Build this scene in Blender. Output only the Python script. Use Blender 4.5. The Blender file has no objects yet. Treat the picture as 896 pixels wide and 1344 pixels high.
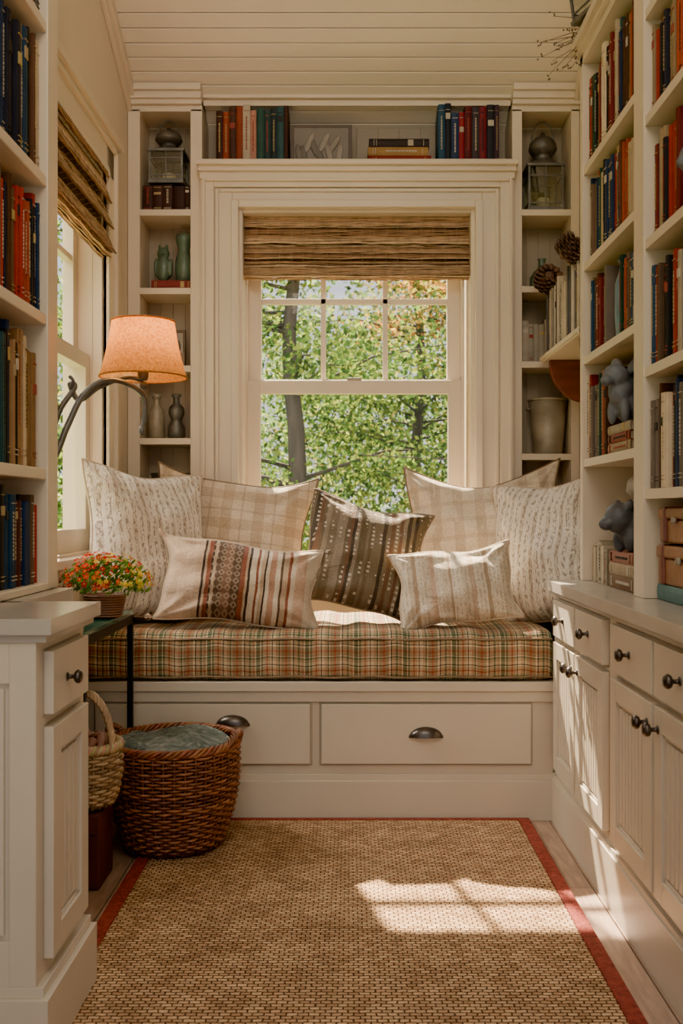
import bpy, math, random
import numpy as np
from mathutils import Matrix, Vector, Euler
R = random.Random(7)
CAMZ = 1.04; F = 1300.0
def PX(px, d): return (px-460)/F*d
def PZ(py, d): return CAMZ-(py-672)/F*d

# ---------------------------------------------------------------- materials
def newmat(name):
    m = bpy.data.materials.new(name); m.use_nodes = True
    nt = m.node_tree
    return m, nt, nt.nodes['Principled BSDF']
def N(nt, typ, **kw):
    n = nt.nodes.new(typ)
    for k, v in kw.items():
        if k.startswith('i_'):
            n.inputs[k[2:].replace('_', ' ')].default_value = v
        else: setattr(n, k, v)
    return n
def L(nt, a, b): nt.links.new(a, b)
def pm(name, col, rough=.5, var=.08, scale=6, bump=0.0, bscale=60, metal=0.0, attr=False, stretch=(1,1,1), sheen=0, spec=.5):
    m, nt, b = newmat(name)
    tc = N(nt, 'ShaderNodeTexCoord'); mp = N(nt, 'ShaderNodeMapping'); mp.inputs['Scale'].default_value = stretch
    L(nt, tc.outputs['Object'], mp.inputs['Vector'])
    no = N(nt, 'ShaderNodeTexNoise'); no.inputs['Scale'].default_value = scale; no.inputs['Detail'].default_value = 6
    L(nt, mp.outputs[0], no.inputs['Vector'])
    mr = N(nt, 'ShaderNodeMapRange'); mr.inputs['To Min'].default_value = 1-var*2; mr.inputs['To Max'].default_value = 1+var*2
    L(nt, no.outputs['Fac'], mr.inputs['Value'])
    mx = N(nt, 'ShaderNodeVectorMath', operation='SCALE')
    if attr:
        at = N(nt, 'ShaderNodeAttribute', attribute_name='Col'); L(nt, at.outputs['Color'], mx.inputs[0])
    else:
        mx.inputs[0].default_value = col[:3]
    L(nt, mr.outputs[0], mx.inputs['Scale']); L(nt, mx.outputs[0], b.inputs['Base Color'])
    b.inputs['Roughness'].default_value = rough; b.inputs['Metallic'].default_value = metal
    b.inputs['Specular IOR Level'].default_value = spec
    if sheen: b.inputs['Sheen Weight'].default_value = sheen
    if bump:
        n2 = N(nt, 'ShaderNodeTexNoise'); n2.inputs['Scale'].default_value = bscale; n2.inputs['Detail'].default_value = 4
        L(nt, mp.outputs[0], n2.inputs['Vector'])
        bp = N(nt, 'ShaderNodeBump'); bp.inputs['Strength'].default_value = bump; bp.inputs['Distance'].default_value = .01
        L(nt, n2.outputs['Fac'], bp.inputs['Height']); L(nt, bp.outputs[0], b.inputs['Normal'])
    return m
PAINT = pm('cream_paint', (.71,.60,.455), .40, .04, 3, .03, 40)
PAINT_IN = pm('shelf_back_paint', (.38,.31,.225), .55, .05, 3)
WALL = pm('plaster_wall', (.71,.60,.46), .8, .05, 2.5, .15, 30)
CEIL = pm('ceiling_paint', (.82,.73,.60), .55, .03, 2)
CAB = pm('cabinet_paint', (.60,.515,.395), .36, .05, 4, .04, 30)
COUNTER = pm('counter_paint', (.45,.40,.33), .22, .08, 5)
BRONZE = pm('dark_bronze', (.10,.085,.075), .32, .25, 20, metal=.85)
IRON = pm('black_iron', (.02,.02,.02), .45, .2, 20, metal=.6)
BOOK = pm('book_cloth', (1,1,1), .55, .14, 25, .1, 120, attr=True, spec=.3)
VC = pm('painted_parts', (1,1,1), .55, .12, 18, .15, 60, attr=True)
WICK = pm('wicker', (1,1,1), .42, .28, 22, .2, 150, attr=True)
REED = pm('reed', (1,1,1), .7, .3, 30, .2, 150, attr=True)
STONE = pm('grey_ceramic', (.14,.15,.16), .6, .35, 22, .4, 50)
DARKCER = pm('dark_grey_stone', (.075,.078,.085), .5, .4, 18, .3, 50)
GREENCER = pm('green_ceramic', (.10,.15,.105), .3, .3, 14, .2, 30)
BLUECER = pm('blue_ceramic', (.13,.22,.27), .35, .4, 14, .1, 30)
TIN = pm('aged_tin', (.36,.31,.23), .5, .3, 14, .2, 40, metal=.3)
GREYMETAL = pm('grey_patina_metal', (.15,.145,.13), .45, .35, 18, .2, 50, metal=.5)
LEATHER = pm('tan_leather', (.30,.13,.06), .45, .25, 9, .2, 60)
CANDLE = pm('candle_wax', (.8,.65,.4), .5, .03)
PINE = pm('pinecone', (.12,.065,.045), .7, .4, 20, .3, 60)
TWIG = pm('dry_twig', (.20,.14,.09), .8, .3, 20)
REDWOOD = pm('red_brown_wood', (.17,.05,.035), .4, .25, 8, .1, 40, stretch=(1,1,6))
BARK = pm('bark', (.075,.06,.05), .9, .4, 6, .8, 20, stretch=(3,3,.6))
GRASS = pm('grass', (.10,.18,.04), .9, .4, 3, .5, 30)

def glass(name, tint=(1,1,1), f=.07):
    m, nt, b = newmat(name); nt.nodes.remove(b)
    o = nt.nodes['Material Output']; t = N(nt,'ShaderNodeBsdfTransparent'); g = N(nt,'ShaderNodeBsdfGlossy')
    t.inputs[0].default_value = (*tint,1); g.inputs['Roughness'].default_value = .02
    x = N(nt,'ShaderNodeMixShader'); x.inputs[0].default_value = f
    L(nt,t.outputs[0],x.inputs[1]); L(nt,g.outputs[0],x.inputs[2]); L(nt,x.outputs[0],o.inputs[0]); return m
GLASS = glass('window_glass', f=.012)
GLASS2 = glass('lantern_glass', (.9,.93,.9), .12)

def leafmat():
    m, nt, b = newmat('leaf'); nt.nodes.remove(b); o = nt.nodes['Material Output']
    at = N(nt,'ShaderNodeAttribute', attribute_name='Col')
    d = N(nt,'ShaderNodeBsdfDiffuse'); t = N(nt,'ShaderNodeBsdfTranslucent'); x = N(nt,'ShaderNodeMixShader'); x.inputs[0].default_value=.55
    L(nt,at.outputs['Color'],d.inputs[0]); L(nt,at.outputs['Color'],t.inputs[0])
    L(nt,d.outputs[0],x.inputs[1]); L(nt,t.outputs[0],x.inputs[2]); L(nt,x.outputs[0],o.inputs[0]); return m
LEAF = leafmat()

# ---------------------------------------------------------------- mesh builder
class MB:
    def __init__(s): s.v=[]; s.f=[]; s.m=[]; s.c=[]; s.sm=[]
    def add(s, vs, fs, mat=0, col=(1,1,1), smooth=False, M=None):
        o=len(s.v)
        if M is not None: vs=[tuple(M@Vector(p)) for p in vs]
        s.v.extend(vs)
        for f in fs:
            s.f.append(tuple(i+o for i in f)); s.m.append(mat); s.c.append(col); s.sm.append(smooth)
    def box(s,x0,x1,y0,y1,z0,z1,mat=0,col=(1,1,1),M=None):
        vs=[(x0,y0,z0),(x1,y0,z0),(x1,y1,z0),(x0,y1,z0),(x0,y0,z1),(x1,y0,z1),(x1,y1,z1),(x0,y1,z1)]
        s.add(vs,[(0,3,2,1),(4,5,6,7),(0,1,5,4),(1,2,6,5),(2,3,7,6),(3,0,4,7)],mat,col,False,M)
    def tube(s,pts,r,seg=8,mat=0,col=(1,1,1),closed=False,M=None,caps=True):
        pts=[Vector(p) for p in pts]; n=len(pts)
        rr=r if isinstance(r,(list,tuple)) else [r]*n
        vs=[]; up=Vector((0,0,1))
        prev=None
        for i,p in enumerate(pts):
            a=pts[(i-1)%n] if (closed or i>0) else p
            b=pts[(i+1)%n] if (closed or i<n-1) else p
            t=(b-a)
            t = t.normalized() if t.length>1e-9 else Vector((0,0,1))
            if prev is None:
                h = up if abs(t.dot(up))<.95 else Vector((1,0,0))
                u=t.cross(h).normalized()
            else:
                u=prev-t*prev.dot(t)
                u = u.normalized() if u.length>1e-6 else t.orthogonal().normalized()
            prev=u; w=t.cross(u)
            for k in range(seg):
                an=2*math.pi*k/seg
                vs.append(tuple(p+(u*math.cos(an)+w*math.sin(an))*rr[i]))
        fs=[]
        for i in range(n if closed else n-1):
            j=(i+1)%n
            for k in range(seg):
                k2=(k+1)%seg
                fs.append((i*seg+k,i*seg+k2,j*seg+k2,j*seg+k))
        if not closed and caps:
            fs.append(tuple(range(seg))[::-1]); fs.append(tuple((n-1)*seg+k for k in range(seg)))
        s.add(vs,fs,mat,col,True,M)
    def lathe(s,prof,loc=(0,0,0),seg=24,mat=0,col=(1,1,1),M=None):
        vs=[]; n=len(prof)
        for r,z in prof:
            for k in range(seg):
                a=2*math.pi*k/seg; vs.append((loc[0]+r*math.cos(a),loc[1]+r*math.sin(a),loc[2]+z))
        fs=[]
        for i in range(n-1):
            for k in range(seg):
                k2=(k+1)%seg; fs.append((i*seg+k,i*seg+k2,(i+1)*seg+k2,(i+1)*seg+k))
        fs.append(tuple(range(seg))[::-1]); fs.append(tuple((n-1)*seg+k for k in range(seg)))
        s.add(vs,fs,mat,col,True,M)
    def ball(s,c,r,mat=0,col=(1,1,1),seg=10,rings=7,M=None,rot=None):
        if not isinstance(r,(tuple,list)): r=(r,r,r)
        vs=[];fs=[]
        for i in range(rings+1):
            th=math.pi*i/rings
            for k in range(seg):
                a=2*math.pi*k/seg
                p=Vector((r[0]*math.sin(th)*math.cos(a),r[1]*math.sin(th)*math.sin(a),r[2]*math.cos(th)))
                if rot is not None: p=rot@p
                vs.append((c[0]+p.x,c[1]+p.y,c[2]+p.z))
        for i in range(rings):
            for k in range(seg):
                k2=(k+1)%seg; fs.append((i*seg+k,(i+1)*seg+k,(i+1)*seg+k2,i*seg+k2))
        s.add(vs,fs,mat,col,True,M)
    def build(s,name,mats,M=None,bevel=0,parent=None,objM=None,subsurf=0):
        vs=s.v
        if M is not None: vs=[tuple(M@Vector(p)) for p in vs]
        me=bpy.data.meshes.new(name); me.from_pydata(vs,[],s.f); 
        for m in (mats if isinstance(mats,(list,tuple)) else [mats]): me.materials.append(m)
        me.polygons.foreach_set('material_index',s.m); me.polygons.foreach_set('use_smooth',s.sm)
        ca=me.color_attributes.new(name='Col',type='FLOAT_COLOR',domain='CORNER')
        arr=[]
        for f,c in zip(s.f,s.c): arr.extend([c[0],c[1],c[2],1.0]*len(f))
        ca.data.foreach_set('color',arr)
        me.update()
        ob=bpy.data.objects.new(name,me); bpy.context.scene.collection.objects.link(ob)
        if objM is not None: ob.matrix_world=objM
        if bevel:
            b=ob.modifiers.new('bevel','BEVEL'); b.width=bevel; b.segments=2; b.limit_method='ANGLE'; b.angle_limit=math.radians(50)
            b.harden_normals=False
        if subsurf:
            q=ob.modifiers.new('sub','SUBSURF'); q.levels=subsurf; q.render_levels=subsurf
        if parent: ob.parent=parent
        return ob
def T(x,y,z): return Matrix.Translation((x,y,z))
def RZ(a): return Matrix.Rotation(math.radians(a),4,'Z')
def RX(a): return Matrix.Rotation(math.radians(a),4,'X')
def RY(a): return Matrix.Rotation(math.radians(a),4,'Y')
def empty(name,loc=(0,0,0)):
    e=bpy.data.objects.new(name,None); e.location=loc; e.empty_display_size=.1
    bpy.context.scene.collection.objects.link(e); return e

# ---------------------------------------------------------------- room shell
BY=4.08
def ceilz(y): return 2.79+(BY-y)*.5
mb=MB(); x=-1.2; i=0
while x<1.2:
    y=-1.0+ (i*.37)%.9-.9
    while y<4.3:
        ln=R.uniform(.9,1.5); c=R.uniform(.8,1.15)
        y0=max(y,-1.0); y1=min(y+ln,4.3)
        if y1>y0: mb.box(x+.001,x+.107,y0+.001,y1-.001,-.03,0,0,(.38*c,.25*c,.175*c))
        y+=ln
    x+=.110; i+=1
mb.build('floor',pm('wood_floor',(1,1,1),.4,.3,9,.12,60,attr=True,stretch=(8,1,1)))
mb=MB()
dirv=Vector((0,-1,.5)).normalized(); nrm=Vector((0,-.5,-1)).normalized()
p=Vector((0,4.36,ceilz(4.36))); w=.066
while p.y>.9:
    a=p+dirv*.0015; b=p+dirv*(w-.0015)
    a2=a+dirv*.003; b2=b-dirv*.003
    prof=[a-nrm*.01,a+nrm*.006,a2+nrm*.010,b2+nrm*.010,b+nrm*.006,b-nrm*.01]
    vs=[(-1.15,q.y,q.z) for q in prof]+[(1.12,q.y,q.z) for q in prof]
    n=6; fs=[(k,(k+1)%n,n+(k+1)%n,n+k) for k in range(n)]+[tuple(range(n))[::-1],tuple(range(n,2*n))]
    mb.add(vs,fs); p=p+dirv*w
vs=[(-1.2,4.4,ceilz(4.4)+.003),(1.15,4.4,ceilz(4.4)+.003),(1.15,.9,ceilz(.9)+.003),(-1.2,.9,ceilz(.9)+.003)]
vs+=[(a,b,c+.05) for a,b,c in vs]
mb.add(vs,[(0,1,2,3),(7,6,5,4),(0,4,5,1),(1,5,6,2),(2,6,7,3),(3,7,4,0)])
mb.build('ceiling',CEIL)
LW=-.92; wy0,wy1,wz0,wz1=2.75,3.68,.86,2.30
mb=MB()
mb.box(-1.05,LW,2.625,wy0,0,4.4); mb.box(-1.05,LW,wy1,4.34,0,4.4)
mb.box(-1.05,LW,wy0,wy1,0,wz0); mb.box(-1.05,LW,wy0,wy1,wz1,4.4)
mb.build('wall_left',WALL)
mb=MB(); mb.box(-1.2,-1.05,-.2,2.625,0,4.4); mb.build('wall_left_entry',WALL)
mb=MB(); mb.box(1.05,1.15,-.2,4.34,0,4.4); mb.build('wall_right',WALL)
mb=MB(); mb.box(.945,1.05,3.36,4.34,0,4.4); mb.build('wall_right_nook',WALL)
ox0,ox1,oz0,oz1=-.445,.495,.74,2.275
mb=MB()
mb.box(-1.08,ox0-.03,4.30,4.34,0,3.4); mb.box(ox1+.03,1.05,4.30,4.34,0,3.4)
mb.box(ox0-.03,ox1+.03,4.30,4.34,0,oz0-.03); mb.box(ox0-.03,ox1+.03,4.30,4.34,oz1+.03,3.4)
mb.box(LW,.945,BY+.01,4.30,2.79,3.0)
mb.build('wall_back',WALL)
mb=MB()
for X1,h in ((LW+.035,.05),(LW+.02,.085)):
    X0=LW; vs=[]
    for yy in (BY+.02,1.0):
        z=ceilz(yy)-.012
        vs+=[(X0,yy,z-h),(X1,yy,z-h),(X1,yy,z),(X0,yy,z)]
    mb.add(vs,[(0,1,2,3),(7,6,5,4),(0,4,5,1),(1,5,6,2),(2,6,7,3),(3,7,4,0)])
mb.build('trim_1',PAINT,bevel=.004)
mb=MB()
vs=[]
for yy in (BY+.02,3.36):
    z=ceilz(yy)-.012; vs+=[(.915,yy,z-.06),(.945,yy,z-.06),(.945,yy,z),(.915,yy,z)]
mb.add(vs,[(0,1,2,3),(7,6,5,4),(0,4,5,1),(1,5,6,2),(2,6,7,3),(3,7,4,0)])
mb.build('trim_2',PAINT,bevel=.004)

# ---------------------------------------------------------------- built-in shelving round window
mb=MB()
def frame_unit(x0,x1,i0,i1,shelves):
    mb.box(x0,i0,BY,4.28,.47,2.70); mb.box(i1,x1,BY,4.28,.47,2.70)
    mb.box(x0,x1,BY,4.28,2.69,2.74)
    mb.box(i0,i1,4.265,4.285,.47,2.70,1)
    for k in range(1,4): 
        xx=i0+(i1-i0)*k/4; mb.box(xx-.002,xx+.002,4.262,4.266,.5,2.69,1)
    for z in shelves: mb.box(i0-.005,i1+.005,BY-.004,4.28,z-.026,z)
    mb.box(x0-.0,x1+.0,BY-.03,4.28,2.735,2.765); mb.box(x0,x1,BY-.018,4.28,2.715,2.737)
    mb.box(x0,x1,BY-.045,4.28,2.763,2.79)
frame_unit(-.918,-.612,-.868,-.660,[2.286,1.963,1.643,1.344,1.05])
frame_unit(.665,.943,.706,.908,[2.286,1.97,1.66,1.28,1.0])
mb.box(-.612,.665,BY+.02,4.285,2.755,2.79); mb.box(-.612,.665,BY+.045,4.12,2.73,2.755)
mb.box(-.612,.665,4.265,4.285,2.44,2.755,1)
for k in range(1,14):
    xx=-.612+k*1.277/14; mb.box(xx-.002,xx+.002,4.26,4.266,2.46,2.74,1)
mb.box(-.612,.665,BY-.01,4.28,2.40,2.46)
mb.build('window_bookshelf_surround',[PAINT,PAINT_IN],bevel=.003)
mb=MB()
def ring(x0,x1,z0,z1,w,y0,y1,mat=0,bottom=False,wt=None):
    wt=wt or w
    mb.box(x0,x0+w,y0,y1,z0,z1,mat); mb.box(x1-w,x1,y0,y1,z0,z1,mat)
    mb.box(x0+w,x1-w,y0,y1,z1-wt,z1,mat)
ring(-.612,.665,.47,2.405,.055,4.035,BY+.02,wt=.04)
ring(-.604,.657,.47,2.398,.012,4.022,4.04)
ring(-.560,.612,.47,2.37,.075,4.052,BY+.06,wt=.06)
ring(-.553,.605,.47,2.362,.014,4.042,4.056)
ring(-.488,.540,.47,2.315,.030,4.040,4.30,wt=.03)
ring(-.462,.512,.47,2.29,.018,4.075,4.31)
mb.box(-.625,.678,3.985,4.10,2.442,2.462); mb.box(-.618,.671,4.005,4.10,2.422,2.444); mb.box(-.614,.667,4.022,4.10,2.395,2.424)
mb.build('trim_3',PAINT,bevel=.003)

# windows ---------------------------------------------------
def window(name,W,zb,zt,zm,M):
    m=MB()
    def bx(*a): m.box(*a)
    s=.055
    bx(0,s,0,.04,zb,zm+.02); bx(W-s,W,0,.04,zb,zm+.02); bx(s,W-s,0,.04,zb,zb+.08); bx(s,W-s,0,.04,zm-.035,zm+.02)
    bx(0,s,.045,.085,zm-.02,zt); bx(W-s,W,.045,.085,zm-.02,zt); bx(s,W-s,.045,.085,zt-.05,zt); bx(s,W-s,.045,.085,zm-.02,zm+.03)
    a,b=s,W-s
    for k in (1,2): 
        xx=a+(b-a)*k/3; bx(xx-.011,xx+.011,.05,.08,zm+.02,zt-.04)
    zh=zm+.365
    bx(a,b,.05,.08,zh-.011,zh+.011)
    bx(-.012,.0,-.01,.1,zb,zt); bx(W,W+.012,-.01,.1,zb,zt); bx(0,W,-.01,.1,zt,zt+.012); bx(-.02,W+.02,-.03,.1,zb-.03,zb)
    m.box(W/2-.03,W/2+.03,-.004,.03,zm+.02,zm+.032,2)
    m.box(s-.01,W-s+.01,.018,.021,zb+.07,zm-.03,1); m.box(s-.01,W-s+.01,.063,.066,zm+.02,zt-.04,1)
    return m.build(name,[PAINT,GLASS,TIN],M=M,bevel=.003)
window('window_1',.905,.76,2.27,PZ(506,4.2),T(-.437,4.19,0))
window('window_2',wy1-wy0-.03,.90,2.28,1.60,T(-.965,wy0+.015,0)@RZ(90))
mb=MB()
ML=T(LW,wy0,0)@RZ(90)
W2=wy1-wy0
def casing(w0,w1,p,zt):
    mb.box(-w1,-w0,-p,.0,.47,zt+w1); mb.box(W2+w0,W2+w1,-p,.0,.47,zt+w1); mb.box(-w1,W2+w1,-p,.0,zt+w0,zt+w1)
casing(0,.13,.016,wz1); casing(.105,.13,.030,wz1); casing(.0,.022,.024,wz1)
mb.box(-.15,W2+.15,-.045,0,wz1+.13,wz1+.16)
mb.box(-.15,W2+.15,-.035,.09,wz0-.0,wz0+.03)
mb.box(0,.012,0,.12,wz0,wz1); mb.box(W2-.012,W2,0,.12,wz0,wz1); mb.box(0,W2,0,.12,wz1-.012,wz1)
mb.build('trim_4',PAINT,M=ML,bevel=.003)

def reed_shade(name,W,ztop,zbot,M,bul=1.0):
    m=MB(); rr=random.Random(3)
    def rod(z,y,r):
        c=rr.choice([(.42,.25,.13),(.32,.17,.085),(.52,.33,.18),(.20,.095,.05),(.60,.42,.26)]); 
        k=rr.uniform(.7,1.15); c=tuple(q*k for q in c)
        e0=rr.uniform(-.003,.003); pts=[]
        for i in range(17): pts.append((e0+W*i/16,y+rr.uniform(-.002,.002),z+rr.uniform(-.0028,.0028)))
        m.tube(pts,[r*rr.uniform(.75,1.25) for _ in pts],5,0,c)
    H=ztop-zbot; folds=4
    n=int(H/.0060)
    for i in range(n):
        t=i/n; z=ztop-H*t
        ph=(t*folds)%1.0
        y=-.012-bul*(.030*ph*(.5+.5*t)+.012*t)
        rod(z,y,rr.uniform(.0024,.0046))
    for f in range(3):
        for i in range(8):
            rod(zbot-.004+f*.012+rr.uniform(-.004,.004),-.006-.005*i*bul,rr.uniform(.0025,.0042))
    m.box(0,W,-.010,.005,zbot+.004,ztop+.0,0,(.16,.10,.05))
    nb=int(W/.05)
    for k in range(nb+1):
        x=.01+(W-.02)*k/nb; pts=[]
        for i in range(40):
            t=i/39; ph=(t*folds)%1.0; pts.append((x,-.0155-bul*(.030*ph*(.5+.5*t)+.012*t),ztop-H*t))
        m.tube(pts,.0009,4,0,(.40,.28,.17))
    return m.build(name,REED,M=M)
reed_shade('woven_window_shade',.952,2.285,PZ(363,4.12),T(-.452,4.15,0))
reed_shade('woven_window_shade',.895,2.365,1.99,T(LW-.012,wy0+.018,0)@RZ(90),1.3)

# ---------------------------------------------------------------- window seat bench
mb=MB()
FX0,FX1=-.918,.685; FY=3.35
mb.box(FX0,FX1,FY,4.03,.14,.44); mb.box(FX1,.943,3.375,4.07,.0,.44)
mb.box(FX0,.943,3.375,4.08,.438,.447)
mb.box(FX0,FX1-.0,FY-.022,4.03,.447-.01,.468)
mb.box(FX0,FX1,FY-.012,FY+.02,.40,.436)
mb.box(FX0,FX1,FY-.018,4.03,0,.135); mb.box(FX0,FX1,FY-.010,4.0,.135,.155)
for a,b in ((-.86,-.137),(-.098,.607)):
    z0,z1=.192,.392
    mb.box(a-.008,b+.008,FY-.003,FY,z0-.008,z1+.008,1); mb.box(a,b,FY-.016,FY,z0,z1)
    xc=PX(559,3.33) if a>-.2 else PX(305,3.33); zc=.295 if a>-.2 else .335
    pts=[];nU,nV=14,6
    for i in range(nU+1):
        u=math.pi*i/nU
        for j in range(nV+1):
            v=math.pi/2*j/nV
            pts.append((xc-.056*math.cos(u),FY-.016-.026*math.sin(u)*math.sin(v),zc-.012+.034*math.sin(u)*math.cos(v)))
    fs=[(i*(nV+1)+j,i*(nV+1)+j+1,(i+1)*(nV+1)+j+1,(i+1)*(nV+1)+j) for i in range(nU) for j in range(nV)]
    mb.add(pts,fs,2,(1,1,1),True)
    mb.box(xc-.058,xc+.058,FY-.019,FY-.015,zc-.016,zc-.006,2)
mb.build('window_seat_bench',[CAB,PAINT_IN,BRONZE],bevel=.0035)

# fabrics -----------------------------------------------------
def coords(nt):
    tc=N(nt,'ShaderNodeTexCoord'); sp=N(nt,'ShaderNodeSeparateXYZ'); L(nt,tc.outputs['Object'],sp.inputs[0]); return tc,sp
def mth(nt,op,a,b=None,c=None):
    n=N(nt,'ShaderNodeMath',operation=op)
    for i,q in enumerate((a,b,c)):
        if q is None: continue
        if isinstance(q,(int,float)): n.inputs[i].default_value=q
        else: L(nt,q,n.inputs[i])
    return n.outputs[0]
def ramp(nt,fac,stops,interp='CONSTANT'):
    r=N(nt,'ShaderNodeValToRGB'); r.color_ramp.interpolation=interp
    cr=r.color_ramp
    while len(cr.elements)>1: cr.elements.remove(cr.elements[-1])
    cr.elements[0].position=stops[0][0]; cr.elements[0].color=(*stops[0][1],1)
    for p,c in stops[1:]:
        e=cr.elements.new(p); e.color=(*c,1)
    L(nt,fac,r.inputs[0]); return r.outputs[0]
def mixc(nt,fac,a,b,mode='MIX'):
    n=N(nt,'ShaderNodeMix',data_type='RGBA',blend_type=mode)
    for i,q in ((0,fac),(6,a),(7,b)):
        if isinstance(q,(int,float)): n.inputs[i].default_value=q
        elif isinstance(q,tuple): n.inputs[i].default_value=(*q,1)
        else: L(nt,q,n.inputs[i])
    return n.outputs[2]
def cloth_finish(nt,b,tc,col,bump=.25):
    n1=N(nt,'ShaderNodeTexNoise'); n1.inputs['Scale'].default_value=240; n1.inputs['Detail'].default_value=3; L(nt,tc.outputs['Object'],n1.inputs['Vector'])
    n2=N(nt,'ShaderNodeTexNoise'); n2.inputs['Scale'].default_value=10; n2.inputs['Detail'].default_value=4; n2.inputs['Distortion'].default_value=.6; L(nt,tc.outputs['Object'],n2.inputs['Vector'])
    c=mixc(nt,1.0,col,ramp(nt,n1.outputs['Fac'],[(.3,(.74,.74,.74)),(.7,(1.12,1.12,1.12))],'LINEAR'),'MULTIPLY')
    c=mixc(nt,1.0,c,ramp(nt,n2.outputs['Fac'],[(.3,(.86,.84,.81)),(.7,(1.05,1.05,1.05))],'LINEAR'),'MULTIPLY')
    L(nt,c,b.inputs['Base Color']); b.inputs['Roughness'].default_value=.9; b.inputs['Sheen Weight'].default_value=.1
    b.inputs['Specular IOR Level'].default_value=.2
    h=mth(nt,'ADD',mth(nt,'MULTIPLY',n1.outputs['Fac'],.25),mth(nt,'MULTIPLY',n2.outputs['Fac'],3.0))
    bp=N(nt,'ShaderNodeBump'); bp.inputs['Strength'].default_value=bump; bp.inputs['Distance'].default_value=.014
    L(nt,h,bp.inputs['Height']); L(nt,bp.outputs[0],b.inputs['Normal'])
def plaid():
    m,nt,b=newmat('plaid_fabric'); tc,sp=coords(nt)
    base=(.45,.34,.22); grn=(.11,.14,.08); rst=(.36,.10,.045); blk=(.04,.035,.03); crm=(.64,.54,.39); tan=(.32,.23,.14)
    sx=[(0,tan),(.04,crm),(.07,grn),(.15,crm),(.17,grn),(.21,base),(.28,rst),(.31,base),(.36,crm),(.39,blk),(.41,crm),(.47,base),(.53,grn),(.56,crm),(.58,tan),(.66,rst),(.70,tan),(.78,crm),(.82,blk),(.84,base),(.92,grn),(.96,base)]
    u=mth(nt,'FRACT',mth(nt,'MULTIPLY',sp.outputs[0],1/.165))
    v=mth(nt,'FRACT',mth(nt,'MULTIPLY',mth(nt,'ADD',sp.outputs[1],sp.outputs[2]),1/.165))
    cu=ramp(nt,u,sx); cv=ramp(nt,v,sx)
    c=mixc(nt,.45,cu,cv); c=mixc(nt,.5,c,mixc(nt,1.0,cu,mixc(nt,1.0,cv,(2.2,2.2,2.2),'MULTIPLY'),'MULTIPLY'))
    cloth_finish(nt,b,tc,c,.25); return m
PLAID=plaid()
def stripes(name,stops,w,axis=0,dash=None,interp='CONSTANT',bump=.45):
    m,nt,b=newmat(name); tc,sp=coords(nt)
    nz=N(nt,'ShaderNodeTexNoise'); nz.inputs['Scale'].default_value=14; L(nt,tc.outputs['Object'],nz.inputs['Vector'])
    u=mth(nt,'ADD',mth(nt,'MULTIPLY_ADD',sp.outputs[axis],1/w,.5),mth(nt,'MULTIPLY_ADD',nz.outputs['Fac'],.02,-.01))
    c=ramp(nt,u,stops,interp)
    if dash: c=dash(nt,tc,sp,c)
    cloth_finish(nt,b,tc,c,bump); return m
cr=(.78,.68,.53); cr2=(.67,.56,.42)
def dash_print(colr,nx,nz_,thr,per,duty=.62,fac=.8):
    def f(nt,tc,sp,c):
        mp=N(nt,'ShaderNodeMapping'); mp.inputs['Scale'].default_value=(nx,1,nz_); L(nt,tc.outputs['Object'],mp.inputs['Vector'])
        n=N(nt,'ShaderNodeTexNoise'); n.inputs['Scale'].default_value=1; n.inputs['Detail'].default_value=2; L(nt,mp.outputs[0],n.inputs['Vector'])
        fr=mth(nt,'FRACT',mth(nt,'MULTIPLY',sp.outputs[0],1/per))
        line=mth(nt,'MULTIPLY',mth(nt,'GREATER_THAN',fr,duty),mth(nt,'GREATER_THAN',n.outputs['Fac'],thr))
        return mixc(nt,mth(nt,'MULTIPLY',line,fac),c,colr)
    return f
def white_print(nt,tc,sp,c):
    c=dash_print((.48,.38,.28),30,9,.42,.052,.72,.45)(nt,tc,sp,c)
    c=dash_print((.28,.21,.155),150,60,.53,.026,.45,.75)(nt,tc,sp,c)
    return c
M_WHITE=stripes('block_print_linen',[(0,(.73,.65,.54)),(.5,(.78,.71,.60))],.5,0,white_print,'LINEAR')
def windowpane(nt,tc,sp,c):
    for ax,ph in ((0,.0),(2,.35)):
        fr=mth(nt,'FRACT',mth(nt,'ADD',mth(nt,'MULTIPLY',sp.outputs[ax],8.0),ph))
        a=mth(nt,'GREATER_THAN',fr,.66); c=mixc(nt,mth(nt,'MULTIPLY',a,.42),c,(.42,.29,.18))
        b_=mth(nt,'LESS_THAN',mth(nt,'ABSOLUTE',mth(nt,'SUBTRACT',fr,.3)),.03); c=mixc(nt,mth(nt,'MULTIPLY',b_,.5),c,(.44,.32,.22))
    return c
M_CREAM=stripes('windowpane_linen',[(0,(.68,.55,.40)),(.5,(.73,.60,.44))],.6,0,windowpane,'LINEAR')
def soft_cross(nt,tc,sp,c):
    c=dash_print((.46,.33,.22),40,10,.38,.085,.55,.42)(nt,tc,sp,c)
    fr=mth(nt,'FRACT',mth(nt,'MULTIPLY',sp.outputs[2],14)); a=mth(nt,'GREATER_THAN',fr,.75)
    return mixc(nt,mth(nt,'MULTIPLY',a,.28),c,(.46,.32,.21))
M_CREAM2=stripes('striped_linen',[(0,(.76,.64,.48)),(.5,(.79,.68,.52))],.6,0,soft_cross,'LINEAR')
rd=(.25,.085,.05); br=(.12,.075,.05); tn=(.48,.35,.23); pk=(.46,.26,.17); dk=(.06,.042,.034)
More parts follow.
